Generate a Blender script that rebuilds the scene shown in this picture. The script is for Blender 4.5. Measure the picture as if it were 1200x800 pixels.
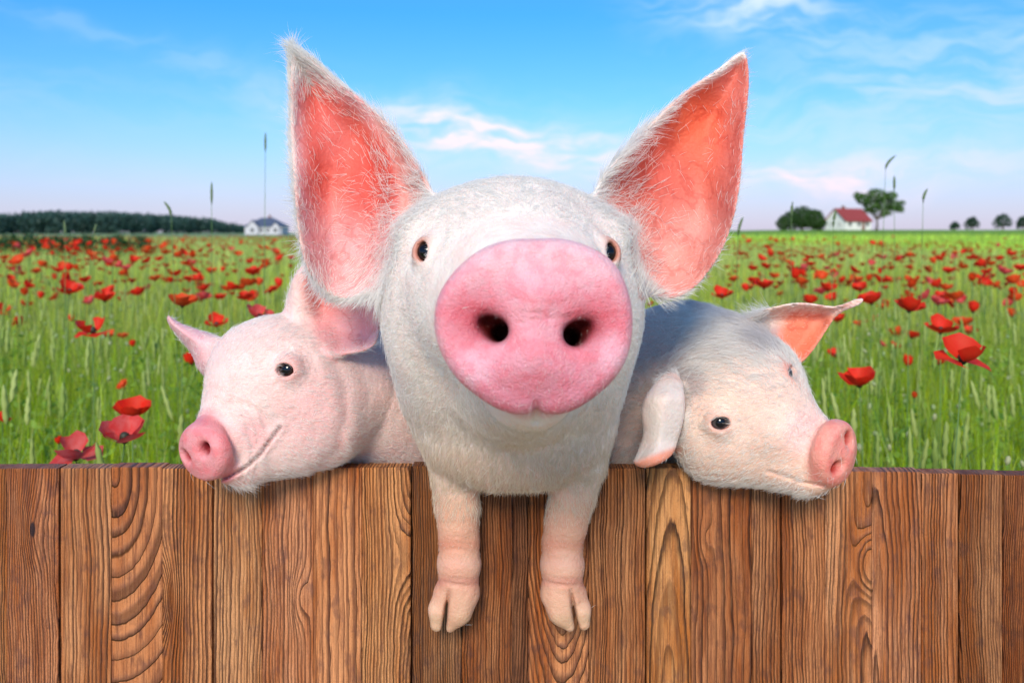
import bpy, math, random
import numpy as np
from mathutils import Vector, Matrix
for _o in list(bpy.data.objects): bpy.data.objects.remove(_o)
SC = bpy.context.scene
COL = SC.collection
PARTS = ('field', 'far', 'fence', 'pigs', 'fur')
# ------------------------------------------------------------------ camera
ZC = 1.0                       # eye height above the meadow
cam_d = bpy.data.cameras.new('camera'); cam = bpy.data.objects.new('camera', cam_d); COL.objects.link(cam)
cam.location = (0, 0, ZC); cam.rotation_euler = (math.radians(90), 0, 0)
cam_d.sensor_width = 36.0; cam_d.lens = 30.0; cam_d.shift_y = -128 / 1200
cam_d.clip_start = 0.02; cam_d.clip_end = 20000
cam_d.dof.use_dof = True; cam_d.dof.focus_distance = 0.90; cam_d.dof.aperture_fstop = 6.4
SC.camera = cam
# ------------------------------------------------------------------ sun, view
SUN_DIR = Vector((-0.12, -0.83, 0.54)).normalized()      # towards the sun
SUN_EL = math.asin(SUN_DIR.z); SUN_AZ = math.atan2(SUN_DIR.x, SUN_DIR.y)
sun_d = bpy.data.lights.new('sun', 'SUN'); sun = bpy.data.objects.new('sun', sun_d); COL.objects.link(sun)
sun_d.energy = 2.2; sun_d.angle = math.radians(18.0); sun_d.color = (1.0, 0.91, 0.76)
sun.rotation_euler = SUN_DIR.to_track_quat('Z', 'Y').to_euler(); sun.location = (-3, -3, 6)
vs = SC.view_settings; vs.view_transform = 'Standard'; vs.look = 'None'; vs.exposure = 0.76; vs.gamma = 1.0; vs.use_curve_mapping = False
SC.render.engine = 'CYCLES'
SC.cycles.max_bounces = 5; SC.cycles.diffuse_bounces = 2; SC.cycles.glossy_bounces = 2; SC.cycles.transmission_bounces = 3; SC.cycles.transparent_max_bounces = 8
SC.cycles.use_denoising = True
try: SC.cycles_curves.shape = 'RIBBONS'
except Exception: pass

# ------------------------------------------------------------------ node helper
class NT:
    def __init__(s, tree): s.t = tree; s.N = tree.nodes; s.L = tree.links
    def put(s, sock, v):
        if v is None: return
        if isinstance(v, bpy.types.NodeSocket): s.L.new(v, sock)
        elif isinstance(v, (tuple, list)) and hasattr(sock.default_value, '__len__'):
            n = len(sock.default_value); sock.default_value = (tuple(v) + (1.0,) * n)[:n]
        else: sock.default_value = v
    def node(s, typ, ins=None, **props):
        n = s.N.new(typ)
        for k, v in props.items(): setattr(n, k, v)
        for k, v in (ins or {}).items(): s.put(n.inputs[k], v)
        return n
    def m(s, op, a, b=None, c=None, clamp=False):
        n = s.N.new('ShaderNodeMath'); n.operation = op; n.use_clamp = clamp
        for i, v in enumerate((a, b, c)): s.put(n.inputs[i], v)
        return n.outputs[0]
    def mix(s, f, a, b, mode='MIX'):
        n = s.N.new('ShaderNodeMix'); n.data_type = 'RGBA'; n.blend_type = mode; n.clamp_result = False
        s.put(n.inputs[0], f); s.put(n.inputs[6], a); s.put(n.inputs[7], b)
        return n.outputs[2]
    def noise(s, vec, scale=5.0, detail=3.0, rough=0.5, w=None):
        n = s.N.new('ShaderNodeTexNoise'); n.noise_dimensions = '3D' if w is None else '4D'
        s.put(n.inputs['Vector'], vec); s.put(n.inputs['Scale'], scale); s.put(n.inputs['Detail'], detail); s.put(n.inputs['Roughness'], rough)
        if w is not None: s.put(n.inputs['W'], w)
        return n.outputs[0]
    def ramp(s, f, stops, interp='LINEAR'):
        n = s.N.new('ShaderNodeValToRGB'); n.color_ramp.interpolation = interp
        e = n.color_ramp.elements
        while len(e) < len(stops): e.new(0.5)
        for el, (p, c) in zip(e, stops): el.position = p; el.color = tuple(c) + (1.0,) if len(c) == 3 else c
        s.put(n.inputs[0], f); return n.outputs[0]
    def mapr(s, v, a, b, c=0.0, d=1.0, smooth=True):
        n = s.N.new('ShaderNodeMapRange'); n.interpolation_type = 'SMOOTHSTEP' if smooth else 'LINEAR'
        for i, x in enumerate((v, a, b, c, d)): s.put(n.inputs[i], x)
        return n.outputs[0]
    def attr(s, name, typ='GEOMETRY', out='Color'):
        n = s.N.new('ShaderNodeAttribute'); n.attribute_name = name; n.attribute_type = typ
        return n.outputs[out]
    def sep(s, v):
        n = s.N.new('ShaderNodeSeparateXYZ'); s.put(n.inputs[0], v); return n.outputs
    def comb(s, x=0.0, y=0.0, z=0.0):
        n = s.N.new('ShaderNodeCombineXYZ')
        for i, v in enumerate((x, y, z)): s.put(n.inputs[i], v)
        return n.outputs[0]
    def bump(s, h, dist=0.01, strength=1.0, nrm=None):
        n = s.N.new('ShaderNodeBump'); s.put(n.inputs['Height'], h); s.put(n.inputs['Distance'], dist); s.put(n.inputs['Strength'], strength)
        if nrm is not None: s.put(n.inputs['Normal'], nrm)
        return n.outputs[0]
    def pos(s): return s.N.new('ShaderNodeNewGeometry').outputs['Position']
    def objc(s): return s.N.new('ShaderNodeTexCoord').outputs['Object']
def material(name):
    mt = bpy.data.materials.new(name); mt.use_nodes = True; mt.node_tree.nodes.clear()
    return mt, NT(mt.node_tree)
def finish(t, surf, disp=None):
    o = t.N.new('ShaderNodeOutputMaterial'); t.L.new(surf, o.inputs['Surface'])
def princ(t, col, rough=0.6, nrm=None, **kw):
    ins = {'Base Color': col, 'Roughness': rough}
    if nrm is not None: ins['Normal'] = nrm
    ins.update(kw)
    return t.node('ShaderNodeBsdfPrincipled', ins).outputs[0]

# ------------------------------------------------------------------ sky
W = bpy.data.worlds.new('World'); SC.world = W; W.use_nodes = True
W.node_tree.nodes.clear(); wt = NT(W.node_tree)
sky = wt.node('ShaderNodeTexSky', sky_type='NISHITA', sun_disc=False, sun_elevation=SUN_EL, sun_rotation=SUN_AZ,
              altitude=0.0, air_density=1.0, dust_density=0.6, ozone_density=3.0)
gen = wt.N.new('ShaderNodeTexCoord').outputs['Generated']
sx, sy, sz = wt.sep(gen)
elev = wt.m('ARCSINE', sz)                                # radians above the horizon
azim = wt.m('ARCTAN2', sx, sy)
# pale rosy-lilac band low down, bluer above; unseen zenith whitened to neutralise the fill
tint = wt.ramp(wt.m('MULTIPLY', elev, 1.6), [(0.0, (0.62, 0.66, 0.92)), (0.08, (0.57, 0.68, 0.97)), (0.22, (0.36, 0.66, 0.90)), (0.40, (0.20, 0.66, 1.08)), (0.62, (0.32, 0.74, 1.06)), (1.0, (0.62, 0.86, 1.00))])
air = wt.mix(1.0, sky.outputs[0], tint, 'MULTIPLY')
# thin drifting cirrus
def wv(a, e, sx_, sy_): return wt.comb(wt.m('MULTIPLY', a, sx_), wt.m('MULTIPLY', e, sy_), 0.0)
wob = wt.m('MULTIPLY', wt.m('SUBTRACT', wt.noise(wv(azim, elev, 4.0, 6.0), 1.0, 4, 0.55), 0.5), 0.16)
e2 = wt.m('ADD', elev, wob)
streak = wt.noise(wv(azim, e2, 9.0, 40.0), 1.0, 8, 0.62)
veil = wt.noise(wv(azim, e2, 2.2, 9.0), 1.0, 5, 0.55)
def blob(a0, e0, sa, se, slope=0.0):                      # one drawn-out cloud around a bearing
    da = wt.m('SUBTRACT', azim, a0); de = wt.m('SUBTRACT', wt.m('SUBTRACT', e2, e0), wt.m('MULTIPLY', da, slope))
    q = wt.m('ADD', wt.m('POWER', wt.m('ABSOLUTE', wt.m('DIVIDE', da, sa)), 2.0), wt.m('POWER', wt.m('ABSOLUTE', wt.m('DIVIDE', de, se)), 2.0))
    return wt.m('EXPONENT', wt.m('MULTIPLY', q, -1.0))
cl = [blob(-0.02, 0.105, 0.17, 0.030, -0.16), blob(0.33, 0.063, 0.16, 0.016, 0.0), blob(0.27, 0.232, 0.09, 0.026, -0.12),
      blob(0.50, 0.17, 0.22, 0.07, 0.1), blob(-0.42, 0.20, 0.30, 0.012, -0.25), blob(-0.70, 0.12, 0.3, 0.03, 0.1), blob(1.2, 0.14, 0.4, 0.04, 0.0), blob(-1.6, 0.16, 0.5, 0.05, 0.0), blob(2.6, 0.15, 0.5, 0.05, 0.0)]
amp = [1.35, 1.0, 0.95, 0.45, 0.16, 0.15, 0.8, 0.8, 0.8]
tot = None
for c_, a_ in zip(cl, amp):
    v_ = wt.m('MULTIPLY', c_, a_); tot = v_ if tot is None else wt.m('ADD', tot, v_)
tex = wt.mapr(streak, 0.36, 0.66)
cloud = wt.m('MULTIPLY', wt.m('MULTIPLY', tot, wt.m('ADD', wt.m('MULTIPLY', tex, 0.95), 0.12)), 1.0, clamp=True)
cloud = wt.m('MAXIMUM', cloud, wt.m('MULTIPLY', wt.mapr(veil, 0.56, 0.88), 0.20))
cloudc = wt.ramp(wt.m('MULTIPLY', elev, 1.6), [(0.0, (7.6, 6.6, 7.6)), (0.15, (9.0, 7.6, 8.0)), (0.5, (6.6, 8.0, 9.0)), (1.0, (6.0, 7.0, 8.0))])
cn = wt.ramp(elev, [(0.0, (0.82, 0.70, 0.80)), (0.09, (0.92, 0.78, 0.82)), (0.20, (0.62, 0.78, 0.92)), (1.0, (0.6, 0.7, 0.8))])
cn = wt.mix(1.0, cn, (6.6, 6.4, 6.5), 'MULTIPLY')
low = wt.m('MULTIPLY', wt.mapr(elev, 0.0, 0.16, 1.0, 0.0), 0.62)
skyc = wt.mix(low, air, wt.mix(1.0, wt.ramp(wt.m('MULTIPLY', elev, 4.0), [(0.0, (0.80, 0.74, 0.86)), (0.35, (0.55, 0.74, 0.93)), (1.0, (0.45, 0.72, 0.95))]), (4.7, 4.35, 5.0), 'MULTIPLY'))
skyc = wt.mix(cloud, skyc, cn)
bg = wt.node('ShaderNodeBackground', {'Color': skyc, 'Strength': 0.112})
wo = wt.N.new('ShaderNodeOutputWorld'); wt.L.new(bg.outputs[0], wo.inputs['Surface'])

# ------------------------------------------------------------------ object helpers
F = 1000.0                     # focal length in photo pixels (1200 wide)
def U(px, py, y): return np.array(((px - 600) / F * y, y, ZC - (py - 272) / F * y))
def tag(o, label=None, cat=None, group=None, kind=None):
    for k, v in (('label', label), ('category', cat), ('group', group), ('kind', kind)):
        if v: o[k] = v
    return o
def empty(name, loc=(0, 0, 0), rz=0.0):
    o = bpy.data.objects.new(name, None); o.location = tuple(float(v) for v in loc); o.rotation_euler = (0, 0, rz)
    o.empty_display_size = 0.05; COL.objects.link(o); return o
def link(name, me, parent=None, mat=None, loc=None):
    o = bpy.data.objects.new(name, me); COL.objects.link(o)
    if mat is not None and not me.materials: me.materials.append(mat)
    if parent is not None: o.parent = parent
    if loc is not None: o.location = tuple(float(v) for v in loc)
    return o
def np_mesh(name, V, Q, smooth=True, mat=None):
    """mesh from numpy arrays: V (n,3), Q (m,3 or 4)"""
    V = np.ascontiguousarray(V, np.float32); Q = np.ascontiguousarray(Q, np.int32); k = Q.shape[1]
    me = bpy.data.meshes.new(name); me.vertices.add(len(V)); me.vertices.foreach_set('co', V.ravel())
    me.loops.add(Q.size); me.loops.foreach_set('vertex_index', Q.ravel())
    me.polygons.add(len(Q)); me.polygons.foreach_set('loop_start', np.arange(0, Q.size, k, dtype=np.int32))
    me.polygons.foreach_set('use_smooth', np.full(len(Q), smooth, bool)); me.update(calc_edges=True)
    if mat is not None: me.materials.append(mat)
    return me
def set_col(me, name, C, dom='POINT'):
    a = me.attributes.new(name, 'FLOAT_COLOR', dom); C = np.asarray(C, np.float32)
    if C.shape[1] == 3: C = np.concatenate([C, np.ones((len(C), 1), np.float32)], 1)
    a.data.foreach_set('color', C.ravel())
def ss(a, b, x):
    t = np.clip((x - a) / (b - a), 0, 1); return t * t * (3 - 2 * t)
class MB:
    """collects simple shapes into one mesh"""
    def __init__(s): s.v = []; s.f = []
    def add(s, v, f): n = len(s.v); s.v += [tuple(map(float, p)) for p in v]; s.f += [tuple(i + n for i in q) for q in f]; return s
    def box(s, x0, x1, y0, y1, z0, z1):
        return s.add([(x0,y0,z0),(x1,y0,z0),(x1,y1,z0),(x0,y1,z0),(x0,y0,z1),(x1,y0,z1),(x1,y1,z1),(x0,y1,z1)],
                     [(0,3,2,1),(4,5,6,7),(0,1,5,4),(1,2,6,5),(2,3,7,6),(3,0,4,7)])
    def tube(s, pts, rad, n=6):
        pts = [Vector(p) for p in pts]; rings = []
        for i, p in enumerate(pts):
            d = (pts[min(i+1, len(pts)-1)] - pts[max(i-1, 0)]).normalized()
            a = d.orthogonal().normalized() if abs(d.z) > .99 else d.cross(Vector((0, 0, 1))).normalized(); b = d.cross(a)
            rings.append([p + (a * math.cos(2*math.pi*k/n) + b * math.sin(2*math.pi*k/n)) * rad[i] for k in range(n)])
        v = [q for r in rings for q in r]; f = []
        for i in range(len(pts)-1):
            for k in range(n): f.append((i*n+k, i*n+(k+1)%n, (i+1)*n+(k+1)%n, (i+1)*n+k))
        f.append(tuple(range(n-1, -1, -1))); f.append(tuple((len(pts)-1)*n+k for k in range(n)))
        return s.add(v, f)
    def mesh(s, name, mat=None, smooth=False):
        me = bpy.data.meshes.new(name); me.from_pydata(s.v, [], s.f)
        if smooth: me.polygons.foreach_set('use_smooth', [True] * len(me.polygons))
        me.update()
        if mat: me.materials.append(mat)
        return me
# ================================================================== ground, far trees, houses
def hgt(x, y):
    x = np.asarray(x, float); y = np.asarray(y, float)
    return ss(50, 240, y)*(0.15 + 1.5*ss(0.0, 0.35, x/np.maximum(y, 1.0))) + ss(300, 3000, y)*1.5*0 + 0.03*np.sin(x*0.31)*np.sin(y*0.23)*ss(4, 12, y)
def ground_material():
    mt, t = material('meadow_soil'); p = t.pos(); x, y, z = t.sep(p)
    n1 = t.noise(p, 0.6, 5, .6); n2 = t.noise(p, 0.05, 4, .6); n3 = t.noise(p, 9, 4, .6)
    c = t.mix(t.mapr(n1, .35, .65), (0.12, 0.20, 0.035), (0.16, 0.25, 0.05)); c = t.mix(t.m('MULTIPLY', t.mapr(n2, .4, .65), .5), c, (0.15, 0.21, 0.05))
    soil = t.mix(t.mapr(n3, .4, .6), (0.045, 0.050, 0.018), (0.06, 0.085, 0.02))
    c = t.mix(t.mapr(y, 4.0, 30.0), soil, c)
    bounce_sand = t.mapr(t.m('ADD', y, t.m('MULTIPLY', t.m('SUBTRACT', n3, .5), .12)), 0.95, 1.05, 1.0, 0.0); c = t.mix(bounce_sand, c, t.mix(t.mapr(n3, .4, .6), (0.46, 0.39, 0.29), (0.56, 0.49, 0.38)))   # unseen pale sand added before the fence to bounce fill onto the pigs
    crop = t.m('MULTIPLY', t.mapr(t.m('SUBTRACT', y, t.m('MULTIPLY', t.m('DIVIDE', x, y), -60.0)), 58, 74), t.mapr(t.m('DIVIDE', x, y), 0.18, 0.30))
    c = t.mix(crop, c, t.mix(t.mapr(n1, .4, .6), (0.155, 0.29, 0.028), (0.195, 0.33, 0.045)))
    pale = t.m('MULTIPLY', t.mapr(y, 85, 120), t.mapr(t.m('DIVIDE', x, y), -0.12, -0.22)); c = t.mix(pale, c, (0.20, 0.29, 0.13))
    finish(t, princ(t, c, 0.9, None, **{'Specular IOR Level': 0.1})); return mt
def leaf_material(name, trans=0.35):
    mt, t = material(name); c = t.attr('Col')
    a = t.node('ShaderNodeBsdfPrincipled', {'Base Color': c, 'Roughness': 0.5, 'Specular IOR Level': 0.3}).outputs[0]
    b = t.node('ShaderNodeBsdfTranslucent', {'Color': t.mix(1.0, c, (1.25, 1.3, 0.8), 'MULTIPLY')}).outputs[0]
    s = t.node('ShaderNodeMixShader', {0: trans}); t.L.new(a, s.inputs[1]); t.L.new(b, s.inputs[2]); finish(t, s.outputs[0]); return mt
LEAF = leaf_material('leaf')
def plain(name, c, rough=0.7, n=0.12, scale=3.0):
    mt, t = material(name); f = t.noise(t.objc(), scale, 4, .6)
    finish(t, princ(t, t.mix(f, tuple(v*(1-n) for v in c), tuple(v*(1+n) for v in c)), rough)); return mt
BARK = plain('bark', (0.10, 0.075, 0.05), 0.9, 0.4)
def leaf_cloud(rng, centres, radii, n, size, c0, c1):
    """n leaf-clump quads spread through ellipsoid shells"""
    k = len(centres); w = np.array([r[0]*r[1]*r[2] for r in radii])**0.67; i = rng.choice(k, n, p=w/w.sum())
    d = rng.normal(0, 1, (n, 3)); d /= np.linalg.norm(d, axis=1)[:, None]; rr = rng.uniform(0.55, 1.04, n)**0.7
    P = np.array(centres)[i] + d*np.array(radii)[i]*rr[:, None]
    a = rng.normal(0, 1, (n, 3)); a /= np.linalg.norm(a, axis=1)[:, None]; b = np.cross(a, d + rng.normal(0, .6, (n, 3))); b /= np.maximum(np.linalg.norm(b, axis=1), 1e-6)[:, None]
    s = size*rng.uniform(.6, 1.4, n)[:, None]
    V = np.stack([P - a*s, P + b*s*.55, P + a*s, P - b*s*.55], 1).reshape(-1, 3); Q = np.arange(n*4).reshape(-1, 4)
    tint = rng.random(k)[i]*0.5 + rng.random(n)*0.5; C = np.array(c0)[None]*(1-tint[:, None]) + np.array(c1)[None]*tint[:, None]
    return V, Q, np.repeat(C, 4, 0)
def tree(loc, h, crowns, n, size, c0, c1, label, group, name='tree', trunk=0.35, limbs=(), stem_h=0.4, seed=1):
    """crowns: list of (x, y, z, rx, ry, rz) in units of h above the base"""
    rng = np.random.default_rng(seed); t = tag(empty(name, loc), label, 'tree', group)
    V, Q, C = leaf_cloud(rng, [(c[0]*h, c[1]*h, c[2]*h) for c in crowns], [(c[3]*h, c[4]*h, c[5]*h) for c in crowns], n, size, c0, c1)
    me = np_mesh('crown', V, Q, False, LEAF); set_col(me, 'Col', C); link('crown', me, t)
    mb = MB(); mb.tube([(0, 0, -0.3), (0.02*h, 0, stem_h*h*.5), (0.0, 0, stem_h*h)], [trunk, trunk*.75, trunk*.6], 7)
    for c in crowns: mb.tube([(0, 0, stem_h*h*.8), (c[0]*h*.6, c[1]*h*.6, (stem_h*.5 + c[2]*.5)*h), (c[0]*h, c[1]*h, c[2]*h)], [trunk*.5, trunk*.28, trunk*.1], 5)
    link('trunk', mb.mesh('trunk', BARK, True), t); return t
def at(px, Y, z=0.0): x = (px-600)/F*Y; return (x, Y, float(hgt(x, Y)) + z)
# ground: one sheet, fine near the camera, running out past the horizon
ys = np.concatenate([np.linspace(-6, 12, 46), np.geomspace(12.5, 2500, 60)]); us = np.linspace(-1.6, 1.6, 81)
gx = np.stack([u*(np.maximum(ys, 0)*1.0 + 9) for u in us], 1); gy = np.repeat(ys[:, None], len(us), 1)
V = np.stack([gx, gy, hgt(gx, gy)], -1).reshape(-1, 3); nx_ = len(us)
ii = (np.arange(len(ys)-1)[:, None]*nx_ + np.arange(nx_-1)[None]).ravel(); Q = np.stack([ii, ii+1, ii+nx_+1, ii+nx_], 1)
tag(link('ground', np_mesh('ground', V, Q, True, ground_material())), kind='structure')
if 'far' in PARTS:
    rng = np.random.default_rng(3)
    # far wood along the left, a single dark mass
    cen, rad = [], []
    for px in np.arange(-330, 296, 2.6):
        Y = np.interp(px, [-330, 0, 150, 296], [330, 380, 430, 640])*rng.uniform(.97, 1.03); top = np.interp(px, [-330, 0, 50, 120, 200, 250, 280, 296], [236, 252, 247, 248.5, 252, 258, 265, 271]) + rng.uniform(-1.6, 1.6)
        x = (px-600)/F*Y; b = float(hgt(x, Y)); zt = 1 - (top-272)/F*Y
        for k in range(3):
            cen.append((x + rng.uniform(-3, 3), Y + k*6 + rng.uniform(-2, 2), b + (zt-b)*(.46 if k == 0 else .56))); rad.append((rng.uniform(2.6, 4.2), 3.2, (zt-b)*(.56 if k == 0 else .46)))
    V, Q, C = leaf_cloud(rng, cen, rad, 60000, 0.75, (0.045, 0.098, 0.088), (0.080, 0.150, 0.118))  # blue in the leaf colour stands in for haze over the distance
    me = np_mesh('wood', V, Q, False, LEAF); set_col(me, 'Col', C); tag(link('far_wood', me), 'dark blue-green wood along the horizon at the left', 'wood', None, 'stuff')
    # low dark hedge in front of it
    cen = [((px-600)/F*28, 28 + rng.uniform(-.5, .5), .46) for px in np.arange(-330, 172, 7)]
    rad = [(0.26, .5, .43 + rng.uniform(-.05, .07)) for _ in cen]
    V, Q, C = leaf_cloud(rng, cen, rad, 12000, 0.06, (0.018, 0.055, 0.018), (0.045, 0.11, 0.03))
    me = np_mesh('hedge', V - np.array((-18, 28, 0)), Q, False, LEAF); set_col(me, 'Col', C); tag(link('hedge', me, None, None, (-18, 28, 0)), 'low dark green hedge in front of the far wood', 'hedge')
    DK0, DK1 = (0.030, 0.075, 0.020), (0.075, 0.145, 0.035)
    tree(at(940, 190), 5.6, [(-.42, 0, .40, .42, .4, .38), (.02, 0, .52, .46, .45, .46), (.45, 0, .44, .42, .4, .42), (-.75, 0, .28, .28, .3, .27), (.7, .1, .30, .3, .3, .30)], 3800, .30, DK0, DK1, 'broad dark round tree left of the red-roofed house', 'trees on the right horizon', seed=4, stem_h=.25)
    tree(at(1027, 180), 9.2, [(-.28, 0, .72, .19, .2, .14), (0, 0, .80, .24, .2, .17), (.20, .1, .62, .22, .2, .16), (-.10, 0, .52, .20, .2, .13), (.40, 0, .58, .15, .2, .13), (.32, 0, .80, .14, .2, .10), (-.42, 0, .80, .12, .1, .09), (.55, 0, .48, .10, .1, .08), (.22, 0, .40, .12, .1, .08), (.62, .1, .63, .09, .1, .07)], 2300, .30, (0.055, 0.12, 0.028), (0.11, 0.20, 0.045), 'tall tree with open airy crown right of the red-roofed house', 'trees on the right horizon', seed=9, stem_h=.32, trunk=.28)
    for px, h, w, sd, lab in ((1119, 2.6, .55, 11, 'smallest low bush on the right horizon'), (1139, 4.2, .5, 12, 'small round tree second in the row at the right'), (1175, 5.2, .55, 13, 'dark round tree near the right edge of the field'), (1199, 4.4, .4, 14, 'tree cut by the right edge of the picture')):
        tree(at(px, 280), h, [(0, 0, .60, w*.75, w, .40), (-.34, 0, .40, w*.55, w*.5, .34), (.36, 0, .48, w*.5, w*.5, .30), (.1, 0, .86, w*.4, w*.4, .22), (-.2, 0, .74, w*.4, w*.4, .22)], 900, .30, (0.028, 0.070, 0.045), (0.055, 0.115, 0.062), lab, 'trees on the right horizon', seed=sd, stem_h=.25)
    WALL = plain('white_render', (0.80, 0.77, 0.72), .8, .05); ROOFR = plain('red_tiles', (0.30, 0.045, 0.04), .7, .25, 2.0); ROOFB = plain('slate_roof', (0.075, 0.095, 0.15), .6, .2, 1.0); GLASS = plain('dark_glass', (0.03, 0.035, 0.045), .15, .2); FRAME = plain('window_frame', (0.6, 0.58, 0.54), .6, .05); SMOKE = plain('chimney_brick', (0.22, 0.10, 0.07), .9, .2)
    def gable(w, d, hw, hr, ov=.35):
        """walls with gables at both x ends, and a pitched roof with thickness"""
        wl = MB().add([(-w,-d,0),(w,-d,0),(w,d,0),(-w,d,0),(-w,-d,hw),(w,-d,hw),(w,d,hw),(-w,d,hw),(-w,0,hr-.06),(w,0,hr-.06)], [(0,1,5,4),(1,2,6,9,5),(2,3,7,6),(3,0,4,8,7)])
        s = (hr-hw)/d; e = d+ov; ze = hr - s*e; X = w+ov; T = .18
        rf = MB().add([(-X,-e,ze),(X,-e,ze),(X,0,hr),(-X,0,hr),(-X,e,ze),(X,e,ze),(-X,-e,ze+T),(X,-e,ze+T),(X,0,hr+T),(-X,0,hr+T),(-X,e,ze+T),(X,e,ze+T)],
                      [(0,3,2,1),(3,4,5,2),(6,7,8,9),(9,8,11,10),(0,1,7,6),(1,2,8,7),(2,5,11,8),(5,4,10,11),(4,3,9,10),(3,0,6,9)])
        return wl, rf
    def window(par, x, y, z, w, h, nrm='y'):
        wn = link('window', (MB().box(-w/2, w/2, -.05, .02, -h/2, h/2) if nrm == 'y' else MB().box(-.02, .05, -w/2, w/2, -h/2, h/2)).mesh('window', FRAME), par, None, (x, y, z))
        for s in (-1, 1):
            link('pane', (MB().box(s*w/4-w/4+.05, s*w/4+w/4-.05, -.065, -.055, -h/2+.06, h/2-.06) if nrm == 'y' else MB().box(.055, .065, s*w/4-w/4+.05, s*w/4+w/4-.05, -h/2+.06, h/2-.06)).mesh('pane', GLASS), wn)
    # house with the red roof
    hs = tag(empty('house', at(994, 205), math.radians(27)), 'white house with a red tiled roof between two trees', 'house')
    wl, rf = gable(4.3, 3.0, 2.3, 5.0); link('wall', wl.mesh('wall', WALL), hs); ro = link('roof', rf.mesh('roof', ROOFR), hs)
    link('chimney', MB().box(-1.2, -.6, .4, 1.0, 4.4, 5.8).mesh('chimney', SMOKE), ro)
    for xx in (-2.8, 0.2, 3.0): window(hs, xx, -3.0, 1.4, 1.0, 1.1)
    dr = link('door', MB().box(-.5, .5, -.05, .02, 0, 2.0).mesh('door', SMOKE), hs, None, (1.7, -3.0, 0.02)); link('handle', MB().box(.30, .40, -.10, -.052, .95, 1.05).mesh('handle', FRAME), dr)
    for yy in (-1.3, 1.3): window(hs, -4.36, yy, 1.4, .9, 1.1, 'x')
    WALL2 = plain('grey_render', (0.55, 0.52, 0.55), .8, .06)
    # house with the slate roof at the left
    hl = tag(empty('house', at(313, 290)), 'pale house with a blue-grey hipped roof at the end of the wood', 'house')
    w, d, hw, hr, o = 6.2, 4.5, 2.9, 5.7, .5
    link('wall', MB().box(-w, w, -d, d, 0, hw).mesh('wall', WALL2), hl)
    T = .2; base = [(-w-o,-d-o,hw-.15),(w+o,-d-o,hw-.15),(w+o,d+o,hw-.15),(-w-o,d+o,hw-.15),(-2.0,0,hr),(2.0,0,hr)]
    ro = link('roof', MB().add(base, [(0,1,5,4),(1,2,5),(2,3,4,5),(3,0,4),(3,2,1,0)]).mesh('roof', ROOFB), hl)
    for cx, ww, hh in ((-3.4, 1.9, 4.6), (4.3, 1.3, 4.0)):
        gb = link('gable', MB().add([(cx-ww,-d-.9,0),(cx+ww,-d-.9,0),(cx+ww,-d-.9,hw-.2),(cx,-d-.9,hh),(cx-ww,-d-.9,hw-.2),(cx-ww,-d+.02,0),(cx+ww,-d+.02,0),(cx+ww,-d+.02,hw-.2),(cx,-d+2.4,hh),(cx-ww,-d+.02,hw-.2)], [(0,1,2,3,4),(1,6,7,2),(5,0,4,9),(2,7,8,3),(4,3,8,9)]).mesh('gable', WALL2), hl)
        rr_ = .25; link('gable_roof', MB().add([(cx-ww-rr_,-d-1.2,hw-.45),(cx,-d-1.2,hh+.1),(cx+ww+rr_,-d-1.2,hw-.45),(cx-ww-rr_,-d+.5,hw-.45),(cx,-d+2.6,hh+.1),(cx+ww+rr_,-d+.5,hw-.45),(cx,-d-1.2,hh+.3),(cx,-d+2.6,hh+.3)], [(0,1,4,3),(1,2,5,4),(0,3,7,6),(6,7,5,2),(0,6,1),(1,6,2)]).mesh('gable_roof', ROOFB), gb)
        window(hl, cx, -d-.9, 1.5, 1.2, 1.3)
    for xx in (-.6, 1.5): window(hl, xx, -d, 1.5, 1.1, 1.3)
    link('chimney', MB().box(.4, 1.1, .3, 1.0, 4.6, 6.6).mesh('chimney', SMOKE), ro)
# ================================================================== meadow: grasses, cereal ears, buds, poppies
def blades(rng, n, y0, y1, h, w, lean, c0, c1, spread=0.78, extra=0.7, pw=1.0, lev=4, tipf=0.1):
    y = y0 + (y1-y0)*rng.random(n)**pw if pw != 1 else np.sqrt(rng.uniform(y0**2, y1**2, n)); x = rng.uniform(-1, 1, n)*(y*spread + extra)
    H = rng.uniform(*h, n); Wd = rng.uniform(*w, n); a = rng.uniform(0, 2*np.pi, n); L = rng.uniform(*lean, n)*H
    d = np.stack([np.cos(a), np.sin(a), 0*a], 1); fa = rng.uniform(0, 2*np.pi, n); sd = np.stack([np.cos(fa), np.sin(fa), 0*fa], 1)
    z0 = hgt(x, y); V = np.zeros((n, lev, 2, 3))
    for k in range(lev):
        s = k/(lev-1); p = np.stack([x, y, z0 + H*(s - 0.22*(L/H)**2*s*s*2)], 1) + d*(L*s**2)[:, None]
        ww = Wd*(1-(1-tipf)*s**2.2)*0.5; V[:, k, 0] = p - sd*ww[:, None]; V[:, k, 1] = p + sd*ww[:, None]
    i = (np.arange(n)*lev*2)[:, None, None] + (np.arange(lev-1)*2)[None, :, None] + np.array([0, 1, 3, 2])[None, None]
    t = rng.random(n)[:, None]; C = np.array(c0)[None]*(1-t) + np.array(c1)[None]*t; C = C*rng.uniform(.5, 1.3, n)[:, None]*(1 + rng.normal(0, .07, (n, 3)))
    return V.reshape(-1, 3), i.reshape(-1, 4), np.repeat(C, lev*2, 0)
def join(parts):
    V, Q, C, o = [], [], [], 0
    for v, q, c in parts: V.append(v); Q.append(q + o); C.append(c); o += len(v)
    return np.concatenate(V), np.concatenate(Q), np.concatenate(C)
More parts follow.
